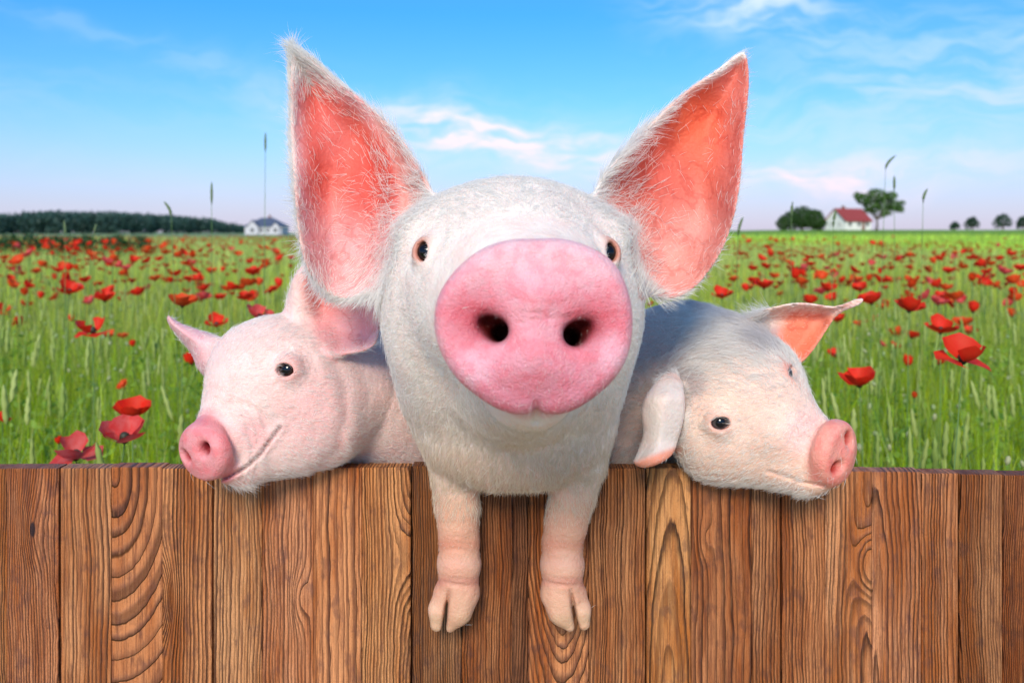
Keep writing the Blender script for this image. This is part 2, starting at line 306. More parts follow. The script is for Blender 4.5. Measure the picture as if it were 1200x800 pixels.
def spindles(rng, roots, H, lean, head_len, head_r, c_head, c_stem, nod=0.0, seg=5, rings=7, awn=True):
    """stems carrying a bumpy seed head (or a bud)"""
    n = len(roots); a = rng.uniform(0, 2*np.pi, n); d = np.stack([np.cos(a), np.sin(a), 0*a], 1)*(lean*H)[:, None]; parts = []
    top = roots + d; top[:, 2] += H; up = d*1.2; up[:, 2] += H*(1-nod); up += rng.normal(0, .06, (n, 3))*H[:, None]; up /= np.linalg.norm(up, axis=1)[:, None]
    sd = np.cross(up, np.array((0.3, 0.2, 1.0)) + 0*up); sd /= np.linalg.norm(sd, axis=1)[:, None]; bi = np.cross(up, sd)
    V = np.zeros((n, rings, seg, 3)); prof = np.array([.35, .85, 1.0, .98, .9, .7, .12]) if rings == 7 else np.sin(np.linspace(.25, np.pi-.05, rings))
    for k in range(rings):
        c = top + up*(head_len*(k/(rings-1)))[:, None]
        for j in range(seg):
            an = 2*np.pi*(j + (.5 if k % 2 else 0))/seg; r = head_r*prof[k]*(1.12 if k % 2 else .86)
            V[:, k, j] = c + (sd*math.cos(an) + bi*math.sin(an))*r[:, None]
    b = (np.arange(n)*rings*seg)[:, None]; q = []
    for k in range(rings-1):
        for j in range(seg): q.append([k*seg+j, k*seg+(j+1) % seg, (k+1)*seg+(j+1) % seg, (k+1)*seg+j])
    Q = (b[:, None, :] + np.array(q)[None]).reshape(-1, 4); t = rng.random(n)[:, None]
    C = np.array(c_head[0])*(1-t) + np.array(c_head[1])*t; parts.append((V.reshape(-1, 3), Q, np.repeat(C, rings*seg, 0)))
    S = np.zeros((n, 5, 2, 3))
    for k in range(5):
        s = k/4; p = roots + d*s**2 + np.array((0, 0, 1.0))*(H*s)[:, None]
        S[:, k, 0] = p - sd*0.0011*(1.3-.5*s); S[:, k, 1] = p + sd*0.0011*(1.3-.5*s)
    i = (np.arange(n)*10)[:, None, None] + (np.arange(4)*2)[None, :, None] + np.array([0, 1, 3, 2])[None, None]
    parts.append((S.reshape(-1, 3), i.reshape(-1, 4), np.repeat(np.tile(np.array(c_stem), (n, 1)), 10, 0)))
    return join(parts)
# ---- poppies
def petal_material(name, c, c2):
    mt, t = material(name); oi = t.N.new('ShaderNodeObjectInfo').outputs['Random']; n = t.noise(t.objc(), 90, 3, .6)
    col = t.mix(t.m('MULTIPLY', t.mapr(n, .3, .7), .5), c, c2); col = t.mix(t.m('MULTIPLY', oi, .15), col, tuple(v*.62 for v in c))
    a = t.node('ShaderNodeBsdfPrincipled', {'Base Color': col, 'Roughness': .55, 'Specular IOR Level': .25}).outputs[0]
    b = t.node('ShaderNodeBsdfTranslucent', {'Color': col}).outputs[0]
    s = t.node('ShaderNodeMixShader', {0: .45}); t.L.new(a, s.inputs[1]); t.L.new(b, s.inputs[2]); finish(t, s.outputs[0]); return mt
PETAL = {'red': petal_material('red_petal', (0.95, 0.030, 0.012), (0.97, 0.075, 0.022)), 'orange': petal_material('orange_petal', (0.93, 0.085, 0.016), (0.95, 0.15, 0.03)), 'pink': petal_material('pink_petal', (0.86, 0.055, 0.05), (0.90, 0.26, 0.24))}
STEM = plain('stem_green', (0.10, 0.19, 0.035), .6, .2, 20.); POD = plain('poppy_centre', (0.03, 0.035, 0.02), .6, .5, 60.)
def petal_geo(rng, R, ang, cup, wide, nu=6, nv=5):
    V, Fq = [], []
    for i in range(nv):
        s = i/(nv-1)
        for j in range(nu):
            t = (j/(nu-1)-.5)*2; th = ang + t*wide*(.35 + .65*s**.6); edge = 1 - .16*t*t*s
            rad = R*s*edge*(1 + .05*math.sin(7*t + ang*3)*s); phi = cup*(0.35 + .65*s)
            rr = rad*math.cos(phi); zz = rad*math.sin(phi) + .10*R*math.sin(5.3*t + ang*2.1)*s*s + rng.uniform(-.02, .02)*R*s
            V.append((rr*math.cos(th), rr*math.sin(th), zz))
    for i in range(nv-1):
        for j in range(nu-1): Fq.append((i*nu+j, i*nu+j+1, (i+1)*nu+j+1, (i+1)*nu+j))
    return V, Fq
NVAR = 7; rp = random.Random(21); VAR = []
for v in range(NVAR):
    cups = [rp.uniform(.45, .95) for _ in range(4)] if v != 2 else [.15, .85, -.15, .7]
    if v == 3: cups = [1.15, 1.2, 1.1, 1.15]
    VAR.append([(k*math.pi/2 + rp.uniform(-.25, .25), cups[k], rp.uniform(1.05, 1.35), .035*rp.uniform(.92, 1.05)*(1 if k % 2 else .93)) for k in range(4)])
_pm = {}
def petal_mesh(v, k, colr):
    key = (v, k, colr)
    if key not in _pm:
        a, cup, wide, R = VAR[v][k]; V, Fq = petal_geo(random.Random(v*10+k), R, a, cup, wide); mb = MB(); mb.add(V, Fq); _pm[key] = mb.mesh('petal', PETAL[colr], True)
    return _pm[key]
def flower_tilt(rng, tilt, a=None): 
    a = rng.uniform(0, 2*math.pi) if a is None else a; return Matrix.Rotation(a, 4, 'Z') @ Matrix.Rotation(tilt, 4, 'X') @ Matrix.Rotation(rng.uniform(0, 6.28), 4, 'Z')
_cm = None
def full_poppy(pos, v, colr, scale, tilt, label, group, rng):
    """root on the ground, bent stem, four petals, dark centre"""
    global _cm
    dx, dy = rng.uniform(-.05, .05), rng.uniform(-.04, .06); base = Vector((pos[0]+dx, pos[1]+dy, float(hgt(pos[0]+dx, pos[1]+dy)))); r = tag(empty('poppy', base), label, 'poppy', group)
    top = Vector(pos) - base; m = Matrix.Translation(top) @ flower_tilt(rng, tilt, rng.uniform(-.9, .9)) @ Matrix.Scale(scale, 4)
    for k in range(4): o = link('petal', petal_mesh(v, k, colr), r); o.matrix_local = m
    if _cm is None: _cm = MB().tube([(0, 0, -.002), (0, 0, .003), (0, 0, .009), (0, 0, .011)], [.003, .0055, .005, .0025], 8).mesh('centre', POD, True)
    o = link('centre', _cm, r); o.matrix_local = m
    mid = top*.55 + Vector((rng.uniform(-.02, .02), rng.uniform(-.02, .02), 0)); link('stem', MB().tube([(0, 0, -.01), tuple(mid), tuple(top)], [.0018, .0015, .0013], 5).mesh('stem', STEM, True), r)
    return r
_sm = {}
def small_mesh(v, colr, hq):
    """whole little poppy in one mesh: flower at the top of a stem of height 1 stored at its own size"""
    key = (v, colr, hq)
    if key not in _sm:
        rng = random.Random(v*7+hq); m = flower_tilt(rng, rng.uniform(.1, .9)); mb = MB(); n = 0
        for k in range(4):
            a, cup, wide, R = VAR[v][k]; V, Fq = petal_geo(random.Random(v*10+k), R, a, cup, wide, 5, 4); mb.add([m @ Vector(p) + Vector((0, 0, hq/100)) for p in V], Fq)
        n = len(mb.f); mb.tube([(.02, .02, -.02), (.004, 0, hq/200), (0, 0, hq/100)], [.002, .0016, .0014], 4); me = mb.mesh('poppy', PETAL[colr], True); me.materials.append(STEM)
        me.polygons.foreach_set('material_index', [0]*n + [1]*(len(mb.f)-n)); _sm[key] = me
    return _sm[key]
BIG = [  # px, py, width px, colour, variant, tilt, label
 (155,489,37,'red',0,.5,'red poppy with rounded cap just above the pink-edged one at the lower left'), (146,517,45,'pink',0,.45,'wide open poppy with pale pink petal edges, lower left beside the left pig'), (89,537,43,'pink',2,.5,'red and pink poppy drooping right onto the fence top at the far left'),
 (69,520,12,'red',3,.3,'tiny half-closed red poppy above the drooping one by the fence'), (225,427,20,'red',3,.7,'red poppy bud-like bloom under the left pig\'s far ear'), (254,382,21,'red',4,.6,'red poppy just above the left pig\'s far ear'), (304,374,27,'pink',1,.4,'crimson pink poppy left of the left pig\'s upright ear'),
 (214,359,28,'orange',5,.3,'orange red poppy, roundest bloom above the left pig\'s ear tip'), (297,322,17,'red',0,.5,'deep red poppy standing highest near the big ear\'s left side'), (232,329,13,'red',1,.5,'upper right bloom of the poppy cluster left of the big ear'), (222,331,9,'red',3,.5,'narrow left bloom of the poppy cluster left of the big ear'), (238,341,12,'red',4,.5,'lowest bloom of the poppy cluster left of the big ear'),
 (182,329,12,'orange',5,.4,'orange poppy mid-field left of the three-bloom cluster'), (247,320,12,'orange',6,.4,'orange poppy behind the three-bloom cluster'), (81,344,23,'red',4,.4,'broad red poppy mid-left with the dark hedge behind'), (123,353,21,'red',0,.4,'larger right bloom of the poppy pair at mid left'), (105,356,14,'pink',1,.4,'smaller left bloom of the poppy pair at mid left'),
 (109,390,29,'red',2,.5,'big red poppy with a bent stalk across it at the left'), (129,395,14,'orange',6,.4,'reddish poppy right behind the big bent-stalk one'), (144,396,11,'orange',5,.4,'small orange poppy two right of the bent-stalk bloom'), (156,406,11,'red',3,.5,'small red poppy hanging low right of the bent-stalk bloom'),
 (846,349,20,'red',4,.4,'red poppy at the lower tip of the big pig\'s right-hand ear'), (895,338,20,'red',0,.4,'red poppy, right one of the pair above the patched pig\'s back'), (883,332,15,'red',1,.4,'red poppy, left one of the pair above the patched pig\'s back'), (970,341,18,'red',4,.4,'red poppy above the middle of the outstretched ear'), (1008,341,18,'red',6,.4,'red poppy just behind the outstretched ear\'s tip'),
 (1021,356,24,'red',0,.4,'large red poppy touching the outstretched ear\'s tip'), (1035,362,12,'orange',5,.4,'small orange poppy right of the bloom at the ear tip'), (1065,365,29,'red',4,.35,'wide flat red poppy right of the ear tip'), (1099,357,18,'pink',1,.4,'pink-red poppy left of a taller twin in the right field'), (1104,350,15,'red',0,.4,'crimson poppy crowning the pink-red twin bloom'),
 (1140,366,18,'red',3,.3,'round upright red poppy in the right field'), (1186,371,14,'orange',3,.9,'narrow upright orange-red poppy near the right edge'), (1102,390,29,'red',4,.3,'flat wide red poppy above the biggest bloom at the right'), (1128,382,19,'orange',6,.4,'orange-red poppy left of a round red one in the right field'), (1135,391,16,'red',0,.4,'round red poppy below the orange-red one in the right field'),
 (1068,396,17,'red',1,.4,'red poppy above the small cup-shaped one at the right'), (1007,452,35,'red',0,.55,'lone deep red poppy right of the patched pig\'s brow'), (1064,429,17,'red',3,.3,'cup-shaped red poppy between the lone bloom and the biggest one'), (1128,424,46,'red',2,.5,'biggest red poppy with several spreading petals at the right'), (1100,427,15,'red',1,.5,'small red poppy tucked against the biggest bloom\'s left'),
 (979,418,16,'red',0,.5,'red poppy under the outstretched ear near the brow'), (981,377,16,'red',4,.4,'red poppy directly below the outstretched ear\'s tip end'), (1024,377,11,'red',3,.3,'narrow red poppy below the bloom at the ear tip'), (1071,466,10,'orange',3,.9,'thin orange-red poppy petal hanging low in the right grass'), (1111,320,13,'red',6,.4,'red poppy above the twin blooms in the right field'), (1177,321,15,'pink',1,.4,'pale pink poppy near the right edge'), (1196,317,13,'red',0,.4,'red poppy cut by the right edge of the picture')]
SMALL = [(290,335,13),(265,341,10),(328,336,11),(162,346,11),(172,340,8),(48,350,9),(30,359,9),(4,365,11),(22,379,9),(84,376,8),(12,336,11),(12,329,8),(77,328,10),(67,319,10),(78,317,10),(21,309,12),(34,300,10),(7,304,7),(87,293,9),(106,301,8),(124,308,9),(132,306,9),(172,296,11),(193,290,8),(195,298,8),(157,306,8),(175,285,8),(210,301,8),(224,301,8),(3,494,9),(146,453,9),
 (876,341,10),(976,352,11),(1066,337,12),(1050,392,11),(1008,382,10),(907,326,9),(930,327,14),(898,314,9),(939,338,8),(916,346,7),(1000,319,9),(1095,309,9),(1087,331,8),(1108,340,11),(1155,334,9),(1189,332,12),(1170,336,8),(1048,407,8),(1033,405,7),(891,325,7),(860,330,9),(1150,312,9),(1170,305,8),(1185,300,8),(1160,320,8),(1040,330,8),(985,335,7),(960,325,8),(950,312,8),(1020,310,7),(1065,315,7)]
def zone(px, py, what):
    z = [(60, 'at the far left edge'), (120, 'below the left part of the wood'), (180, 'below the middle of the wood'), (240, 'below the wood\'s right end'), (290, 'left of the slate-roofed house'), (600, 'below the slate-roofed house'), (905, 'beside the big right-hand ear'), (965, 'below the dark round tree'), (1010, 'below the red-roofed house'), (1065, 'below the airy tree'), (1125, 'below the smallest horizon bush'), (1165, 'below the second small horizon tree'), (9999, 'near the right picture edge')]
    row = 'just under the horizon' if py < 293 else 'a little below the horizon' if py < 308 else 'in the upper field' if py < 326 else 'in mid-field' if py < 345 else 'in the nearer grass'
    return '%s %s, %s' % (what, next(n for e, n in z if px < e), row)
def place(px, py, w, real=0.055):
    Y = real*F/w
    lo, hi = ((ZC-.80)/(py-272)*F, (ZC-.50)/(py-272)*F) if py > 273 else (Y, Y)
    Y = min(max(Y, lo), hi); return U(px, py, Y), w*Y/F/real
if 'field' in PARTS:
    rng = np.random.default_rng(7); G0, G1, G2, G3 = (0.22, 0.36, 0.010), (0.54, 0.68, 0.018), (0.07, 0.18, 0.05), (0.60, 0.70, 0.04)
    near = [blades(rng, 15000, 1.28, 5.2, (.36, .60), (.0016, .0034), (0, .18), G0, G1), blades(rng, 9000, 1.28, 5.2, (.30, .52), (.004, .008), (.1, .7), G0, G3),
            blades(rng, 2600, 1.28, 5.2, (.34, .56), (.008, .014), (.25, .9), (0.11, 0.24, 0.07), (0.20, 0.35, 0.10)), blades(rng, 7000, 1.28, 6.0, (.40, .64), (.0014, .0026), (0, .22), (0.50, 0.60, 0.12), (0.74, 0.76, 0.30)), blades(rng, 16000, 1.28, 4.2, (.18, .40), (.003, .007), (.1, .6), G0, G1),
            blades(rng, 26000, 4.6, 15, (.34, .62), (.004, .009), (0, .35), (0.38, 0.50, 0.03), (0.70, 0.74, 0.14), extra=1.2)]
    V, Q, C = join(near); me = np_mesh('grass', V, Q, True, LEAF); set_col(me, 'Col', C); tag(link('meadow_grass', me), 'bright green meadow grass behind the fence', 'grass', None, 'stuff')
    farb = [blades(rng, 30000, 14, 40, (.36, .66), (.012, .028), (0, .35), (0.42, 0.52, 0.08), (0.66, 0.70, 0.22), extra=2), blades(rng, 30000, 38, 110, (.34, .62), (.04, .09), (0, .3), (0.40, 0.50, 0.10), (0.60, 0.66, 0.22), extra=3, lev=3)]  # far blades paled: distance haze painted into their colour
    V, Q, C = join(farb)
    r = V[:, 0]/V[:, 1]; crop = ((V[:, 1] + r*60 > 64) & (r > .2)); C = np.where(crop[:, None], C*np.array((1.05, 1.25, .6)), C)
    me = np_mesh('far_grass', V, Q, True, LEAF); set_col(me, 'Col', C); tag(link('far_grass', me), 'pale green grass of the far field with haze in its colour', 'grass', None, 'stuff')
    def roots(n, y0, y1): y = np.sqrt(rng.uniform(y0**2, y1**2, n)); x = rng.uniform(-1, 1, n)*(y*.72+.5); return np.stack([x, y, hgt(x, y)], 1)
    n = 2600; R = roots(n, 1.4, 8.0); sp = spindles(rng, R, rng.uniform(.40, .60, n), rng.uniform(0, .18, n), rng.uniform(.06, .105, n), rng.uniform(.005, .008, n), ((0.30, 0.41, 0.08), (0.50, 0.56, 0.18)), (0.26, 0.40, 0.05))
    n = 700; R = roots(n, 1.4, 5.0); bd = spindles(rng, R, rng.uniform(.36, .62, n), rng.uniform(.05, .25, n), rng.uniform(.014, .024, n), rng.uniform(.005, .0075, n), ((0.30, 0.42, 0.14), (0.52, 0.52, 0.30)), (0.15, 0.26, 0.06), nod=1.4, seg=6, rings=6)
    V, Q, C = join([sp]); me = np_mesh('cereal_ears', V, Q, True, LEAF); set_col(me, 'Col', C); tag(link('cereal_ears', me), 'pale green cereal ears standing among the grass', 'cereal', None, 'stuff')
    V, Q, C = bd; me = np_mesh('poppy_buds', V, Q, True, LEAF); set_col(me, 'Col', C); tag(link('poppy_buds', me), 'pale nodding poppy buds among the grass', 'buds', None, 'stuff')
    # leafy weeds between the stems
    R = roots(900, 1.35, 5.0); hh = rng.uniform(.16, .46, 900); wv_, wq, wc = leaf_cloud(rng, np.stack([R[:, 0], R[:, 1], hh], 1), np.stack([rng.uniform(.02, .06, 900), rng.uniform(.02, .06, 900), rng.uniform(.05, .12, 900)], 1), 16000, 0.012, (0.10, 0.22, 0.03), (0.34, 0.50, 0.06))
    me = np_mesh('leafy_weeds', wv_, wq, False, LEAF); set_col(me, 'Col', wc); tag(link('leafy_weeds', me), 'feathery green weeds low among the stems', 'weeds', None, 'stuff')
    # tall stalks that rise above the horizon
    for i, (px, py, Y, hd, cv, lab) in enumerate([(311,155,2.6,.062,.0,'tallest bare stalk with a dark seed head against the sky at the left'), (248,213,2.4,.065,.0,'straight stalk with a grey-green head left of the tallest one'), (192,236,2.3,.05,-.5,'short stalk leaning left above the wood\'s right end'), (113,262,3.0,.05,.2,'stalk tip showing in front of the wood at the left'), (75,258,2.7,.05,-.1,'stalk tip farthest left in front of the wood'),
          (1050,182,2.5,.055,.7,'curved grass head bending right above the airy tree'), (1048,206,2.6,.045,.0,'upright grass head just below the curved one'), (1087,221,2.4,.045,.35,'faint leaning stalk right of the airy tree'), (929,236,2.4,.045,.1,'thin stalk in front of the dark round tree'), (980,246,2.3,.05,.2,'thin pale stalk in front of the red-roofed house'), (871,254,2.2,.055,.3,'slender stalk beside the big right-hand ear')]):
        p = U(px, py, Y); top = Vector(p); rr = random.Random(i+4); b = Vector((p[0] - cv*.06 + rr.uniform(-.02, .02), p[1], 0)); st = tag(empty('grass_stalk', b), lab, 'grass stalk', 'tall stalks above the horizon')
        e = top - b; hb = e - Vector((cv*hd*.8, 0, hd*(1-abs(cv)*.35))); m1 = hb*.5 + Vector((-cv*.02, 0, 0)); link('stem', MB().tube([(0, 0, 0), tuple(m1), tuple(hb)], [.0015, .0011, .0007], 5).mesh('stem', STEM, True), st)
        q = [hb.lerp(e, k/7) + Vector((-cv*.010*math.sin(k/7*3.14), 0, 0)) for k in range(8)]; rd = [.0008, .0024, .0038, .0034, .0040, .0032, .0027, .0005]
        link('seed_head', MB().tube([tuple(v) for v in q], rd, 6).mesh('seed_head', plain('seed_head', (0.12, 0.17, 0.07), .8, .4, 300.)if i == 0 else bpy.data.materials['seed_head'], True), st)
    prng = random.Random(11); GRP = 'poppies in the field'
    for (px, py, w, c_, v_, tl, lab) in BIG:
        p, s = place(px, py, w, .066); s *= 1.5; full_poppy(p, v_, c_, s, tl*.45, lab, GRP, prng)
    cnt = 0; taken = [(b[0], b[1]) for b in BIG]
    def small(px, py, w, lab):
        p, s = place(px, py, w, .052); s = min(max(s*1.55, .8), 2.3); c_ = prng.choice(['red', 'red', 'red', 'orange', 'orange', 'pink']); hq = int(round((p[2] - float(hgt(p[0], p[1])))*100/s/4)*4); hq = max(hq, 20)
        o = bpy.data.objects.new('poppy', small_mesh(prng.randrange(NVAR), c_, hq)); COL.objects.link(o); o.location = (p[0], p[1], p[2] - hq/100*s); o.rotation_euler = (0, 0, prng.uniform(0, 6.28)); o.scale = (s,)*3
        tag(o, lab, 'poppy', GRP)
    for (px, py, w) in SMALL: small(px, py, w, zone(px, py, 'red poppy')); cnt += 1
    while cnt < 252:                                        # the rest of the blooms one can still pick out
        left = prng.random() < .42; px = prng.uniform(-10, 345) if left else prng.uniform(850, 1210)
        py = 283 + 70*prng.random()**1.7 if left else 277 + 80*prng.random()**1.6
        if py < 295 and px > 1010 and prng.random() < .8: continue
        w = 4.0 + (py-278)*.115*prng.uniform(.6, 1.15)
        small(px, py, w, zone(px, py, 'tiny red poppy')); cnt += 1
    # beyond those: a red sprinkling that runs to the far edge of the field
    n = 7000; y = rng.uniform(6, 85, n); x = rng.uniform(-1, 1, n)*(y*.68+2); k = ~((x/y > .2) & (y + x/y*60 > 60)); x, y = x[k], y[k]; n = len(x); P = np.stack([x, y, hgt(x, y) + rng.uniform(.46, .70, n)], 1)
    s = rng.uniform(.028, .042, n)*(1 + y/120); ring = [(math.cos(a)*(1 if i % 2 else .8), math.sin(a)*(1 if i % 2 else .8), .8*(1 if i % 2 else .5)) for i, a in enumerate(np.linspace(0, 2*math.pi, 9)[:-1])] + [(0, 0, -.25)]
    T = np.array(ring); Vp = (P[:, None] + T[None]*s[:, None, None]).reshape(-1, 3); f = np.array([(j, (j+1) % 8, 8) for j in range(8)]); Qp = ((np.arange(n)*9)[:, None, None] + f[None]).reshape(-1, 3)
    tag(link('distant_poppies', np_mesh('distant_poppies', Vp, Qp, True, PETAL['red'])), 'red sprinkling of far poppies', 'poppies', None, 'stuff')
# ================================================================== fence of brushed planks
def wood_material():
    mt, t = material('brushed_pine'); oc = t.objc(); x, y, z = t.sep(oc)
    A = lambda n: t.attr(n, 'OBJECT', 'Fac')
    seed = A('seed'); sv = t.comb(seed, t.m('MULTIPLY', seed, 1.7), t.m('MULTIPLY', seed, 0.37))
    def nz(sx_, sy_, sz_, sc, det=3, ro=.5):
        n = t.node('ShaderNodeVectorMath', operation='ADD'); t.L.new(t.comb(t.m('MULTIPLY', x, sx_), t.m('MULTIPLY', y, sy_), t.m('MULTIPLY', z, sz_)), n.inputs[0]); t.L.new(sv, n.inputs[1])
        return t.noise(n.outputs[0], sc, det, ro)
    warp = t.m('SUBTRACT', nz(6, 6, 3.0, 1.0, 5, .55), 0.5); warp2 = t.m('SUBTRACT', nz(10, 5, 8, 1.0, 2, .5), 0.5); jit = t.m('SUBTRACT', nz(160, 20, 60, 1.0, 2), 0.5)
    kx, kz, ka, kw = A('knot_x'), A('knot_z'), A('knot_a'), A('knot_w')
    ex = t.m('DIVIDE', t.m('SUBTRACT', x, kx), kw); ez = t.m('DIVIDE', t.m('SUBTRACT', z, kz), t.m('MULTIPLY', kw, 2.6))
    kd2 = t.m('ADD', t.m('MULTIPLY', ex, ex), t.m('MULTIPLY', ez, ez)); kg = t.m('EXPONENT', t.m('MULTIPLY', kd2, -1.0))
    xx = t.m('ADD', t.m('SUBTRACT', x, A('pith_x')), t.m('MULTIPLY', warp, 0.022))
    xx = t.m('ADD', xx, t.m('MULTIPLY', warp2, 0.010))
    dd = t.m('ADD', A('pith_d'), t.m('MULTIPLY', t.m('SUBTRACT', z, 0.5), A('slope'))); dd = t.m('ADD', dd, t.m('MULTIPLY', warp, 0.010))
    r = t.m('SQRT', t.m('ADD', t.m('MULTIPLY', xx, xx), t.m('MULTIPLY', dd, dd)))
    r = t.m('ADD', r, t.m('MULTIPLY', kg, ka)); r = t.m('ADD', r, t.m('MULTIPLY', jit, 0.0016))
    ph = t.m('ADD', t.m('MULTIPLY', r, A('freq')), t.m('MULTIPLY', t.m('SUBTRACT', t.noise(t.comb(t.m('MULTIPLY', r, 60), seed, 0.0), 1.0, 2), 0.5), 2.2))
    fr = t.m('FRACT', ph); band = t.m('MULTIPLY', t.m('POWER', t.mapr(fr, 0.05, 0.90), 2.6), t.mapr(fr, 0.90, 1.0, 1.0, 0.0))     # slow rise to latewood, abrupt end
    wdt = t.noise(t.comb(t.m('FLOOR', ph), seed, 0.0), 3.7, 0); dark = t.m('MULTIPLY', band, t.mapr(wdt, 0.25, 0.7, 0.45, 1.0))
    fib = nz(420, 60, 14, 1.0, 5, .7); grit = nz(1500, 200, 420, 1.0, 2, .6); fib2 = nz(1300, 100, 26, 1.0, 2, .6); stain = nz(26, 10, 3.4, 1.0, 4, .6); mott = nz(70, 20, 40, 1.0, 4, .6)
    lightc = t.mix(t.mapr(stain, 0.36, 0.62), (0.70, 0.300, 0.120), (0.43, 0.122, 0.024))
    darkc = (0.022, 0.006, 0.005)
    c = t.mix(t.m('MULTIPLY', dark, 0.94), lightc, darkc)
    c = t.mix(t.m('MULTIPLY', t.mapr(fib, 0.46, 0.62), 0.72), c, (0.17, 0.055, 0.024)); c = t.mix(t.m('MULTIPLY', t.mapr(fib2, 0.52, 0.74), 0.35), c, (0.78, 0.40, 0.17))
    c = t.mix(t.m('MULTIPLY', t.mapr(mott, 0.52, 0.70), 0.5), c, (0.13, 0.055, 0.042))
    c = t.mix(t.m('MULTIPLY', t.mapr(grit, 0.54, 0.70), 0.32), c, (0.10, 0.035, 0.022))
    core = t.mapr(t.m('SQRT', kd2), 0.16, 0.27, 1.0, 0.0); core = t.m('MULTIPLY', core, A('core')); c = t.mix(core, c, (0.045, 0.022, 0.02))
    c = t.mix(1.0, c, t.comb(A('tint_r'), A('tint_g'), A('tint_b')), 'MULTIPLY')
    h = t.m('ADD', t.m('MULTIPLY', dark, 1.0), t.m('ADD', t.m('MULTIPLY', fib, 0.45), t.m('ADD', t.m('MULTIPLY', fib2, 0.25), t.m('MULTIPLY', grit, -0.30))))
    b = princ(t, c, t.m('ADD', 0.40, t.m('MULTIPLY', fib, 0.25)), t.bump(h, 0.0038, 1.0), **{'Specular IOR Level': 0.30})
    finish(t, b); return mt
if 'fence' in PARTS:
    WOOD = wood_material(); rng = random.Random(5)
    fence = tag(empty('wooden_fence', (0, 1.0, 0)), 'brown fence of upright brushed wooden planks the pigs lean over', 'fence')
    # left edge px, depth of the joint, pith offset (m from left edge), pith distance, slope, rings per m, knot (x, z, strength, width, dark core)
    edges = [-300,-238,-178,-117,-58, 8, 69, 130, 190, 249, 307, 367, 424, 482, 541, 600, 619, 690, 757, 810, 881, 916, 967, 1022, 1080, 1124, 1175, 1236, 1296, 1358, 1420, 1480, 1540]
    spec = {  # by left edge
        8: (-.12, .03, 0, 330, (.030, .612, .010, .016, 1)), 69: (-.07, .015, .02, 210, None), 130: (.002, -.075, .42, 95, None), 190: (.075, .02, .01, 230, (-.004, .532, .030, .018, 0)),
        249: (-.16, .02, 0, 260, None), 307: (-.09, .012, .02, 230, (.044, .53, .014, .012, 0)), 367: (-.055, .02, .03, 150, None), 424: (.085, .02, 0, 300, (.066, .585, .022, .026, 0)),
        482: (-.2, .03, 0, 340, None), 541: (-.14, .03, 0, 310, None), 600: (.09, .03, 0, 300, None), 619: (.042, -.030, .20, 230, None), 690: (-.20, .03, 0, 270, None),
        757: (.028, .012, .10, 170, None), 810: (-.045, .016, .03, 120, (.016, .60, .010, .008, 0)), 881: (-.15, .03, 0, 290, None), 916: (-.05, .02, 0, 260, None), 967: (.050, .012, .03, 210, (.052, .57, .028, .017, 0)),
        1022: (.004, .006, .06, 190, None), 1080: (-.10, .02, .01, 250, None), 1124: (-.12, .02, 0, 330, None), 1175: (-.3, .05, 0, 420, None)}
    deep = {69, 249, 482, 757, 916, 1124, -58, 1296}
    tints = {482: (.62, .66, .72), 541: (.70, .62, .58), 600: (.42, .36, .36), 810: (.82, .72, .70), 881: (.80, .74, .74), 916: (.90, .80, .76), 1124: (.72, .68, .68), 1175: (.66, .52, .44), 130: (.95, .82, .76), 690: (.86, .80, .76), 619: (1.0, .9, .85)}
    for i, e in enumerate(edges[:-1]):
        e2_ = edges[i+1]; g0 = 0.0012 if e in deep else 0.0003; g1 = 0.0012 if e2_ in deep else 0.0003
        w = (e2_ - e)/F - g0 - g1; xm = e/F - 0.6 + g0
        pyt = np.interp(e + 30, [0, 300, 600, 900, 1200], [550, 547.5, 546.5, 550, 556]) + rng.uniform(-1.2, 1.2)
        ht = ZC - (pyt - 272)/F*1.0 - 0.04
        dy = rng.uniform(-0.0008, 0.0008); b = 0.0016 if e in deep else 0.0007; b2 = 0.0016 if e2_ in deep else 0.0007
        V = []; 
        for zz in (0, ht - 0.001, ht):
            ins = 0.001 if zz == ht else 0
            V += [(0+ins*.3, dy+b+ins, zz), (b, dy+ins, zz), (w-b2, dy+ins, zz), (w-ins*.3, dy+b2+ins, zz), (w, 0.022+dy-ins, zz), (0, 0.022+dy-ins, zz)]
        Fq = [(k*6+j, k*6+(j+1) % 6, (k+1)*6+(j+1) % 6, (k+1)*6+j) for k in range(2) for j in range(6)] + [(5,4,3,2,1,0), (12,13,14,15,16,17)]
        mb = MB(); mb.add(V, Fq); me = mb.mesh('plank', WOOD); p = link('plank', me, fence, None, (xm, 0, 0.04))
        sp = spec.get(e) or (rng.uniform(-.15, -.03), .02, rng.uniform(0, .05), rng.uniform(200, 320), None)
        kn = sp[4] or (0.5, 0.5, 0.0, 0.01, 0); tr = tints.get(e, tuple(k_*q_ for q_ in [rng.uniform(.85, 1.12)] for k_ in (1, rng.uniform(.92, 1.06), rng.uniform(.85, 1.1))))
        for k_, v_ in (('seed', rng.uniform(0, 60)), ('pith_x', sp[0]), ('pith_d', sp[1]), ('slope', sp[2]), ('freq', float(sp[3])), ('knot_x', kn[0]), ('knot_z', kn[1]), ('knot_a', kn[2]), ('knot_w', kn[3]), ('core', float(kn[4])), ('tint_r', tr[0]), ('tint_g', tr[1]), ('tint_b', tr[2])): p[k_] = float(v_)
    mb = MB().box(-0.9, 0.94, 0.024, 0.052, 0.14, 0.21); r1 = link('rail', mb.mesh('rail', WOOD), fence)
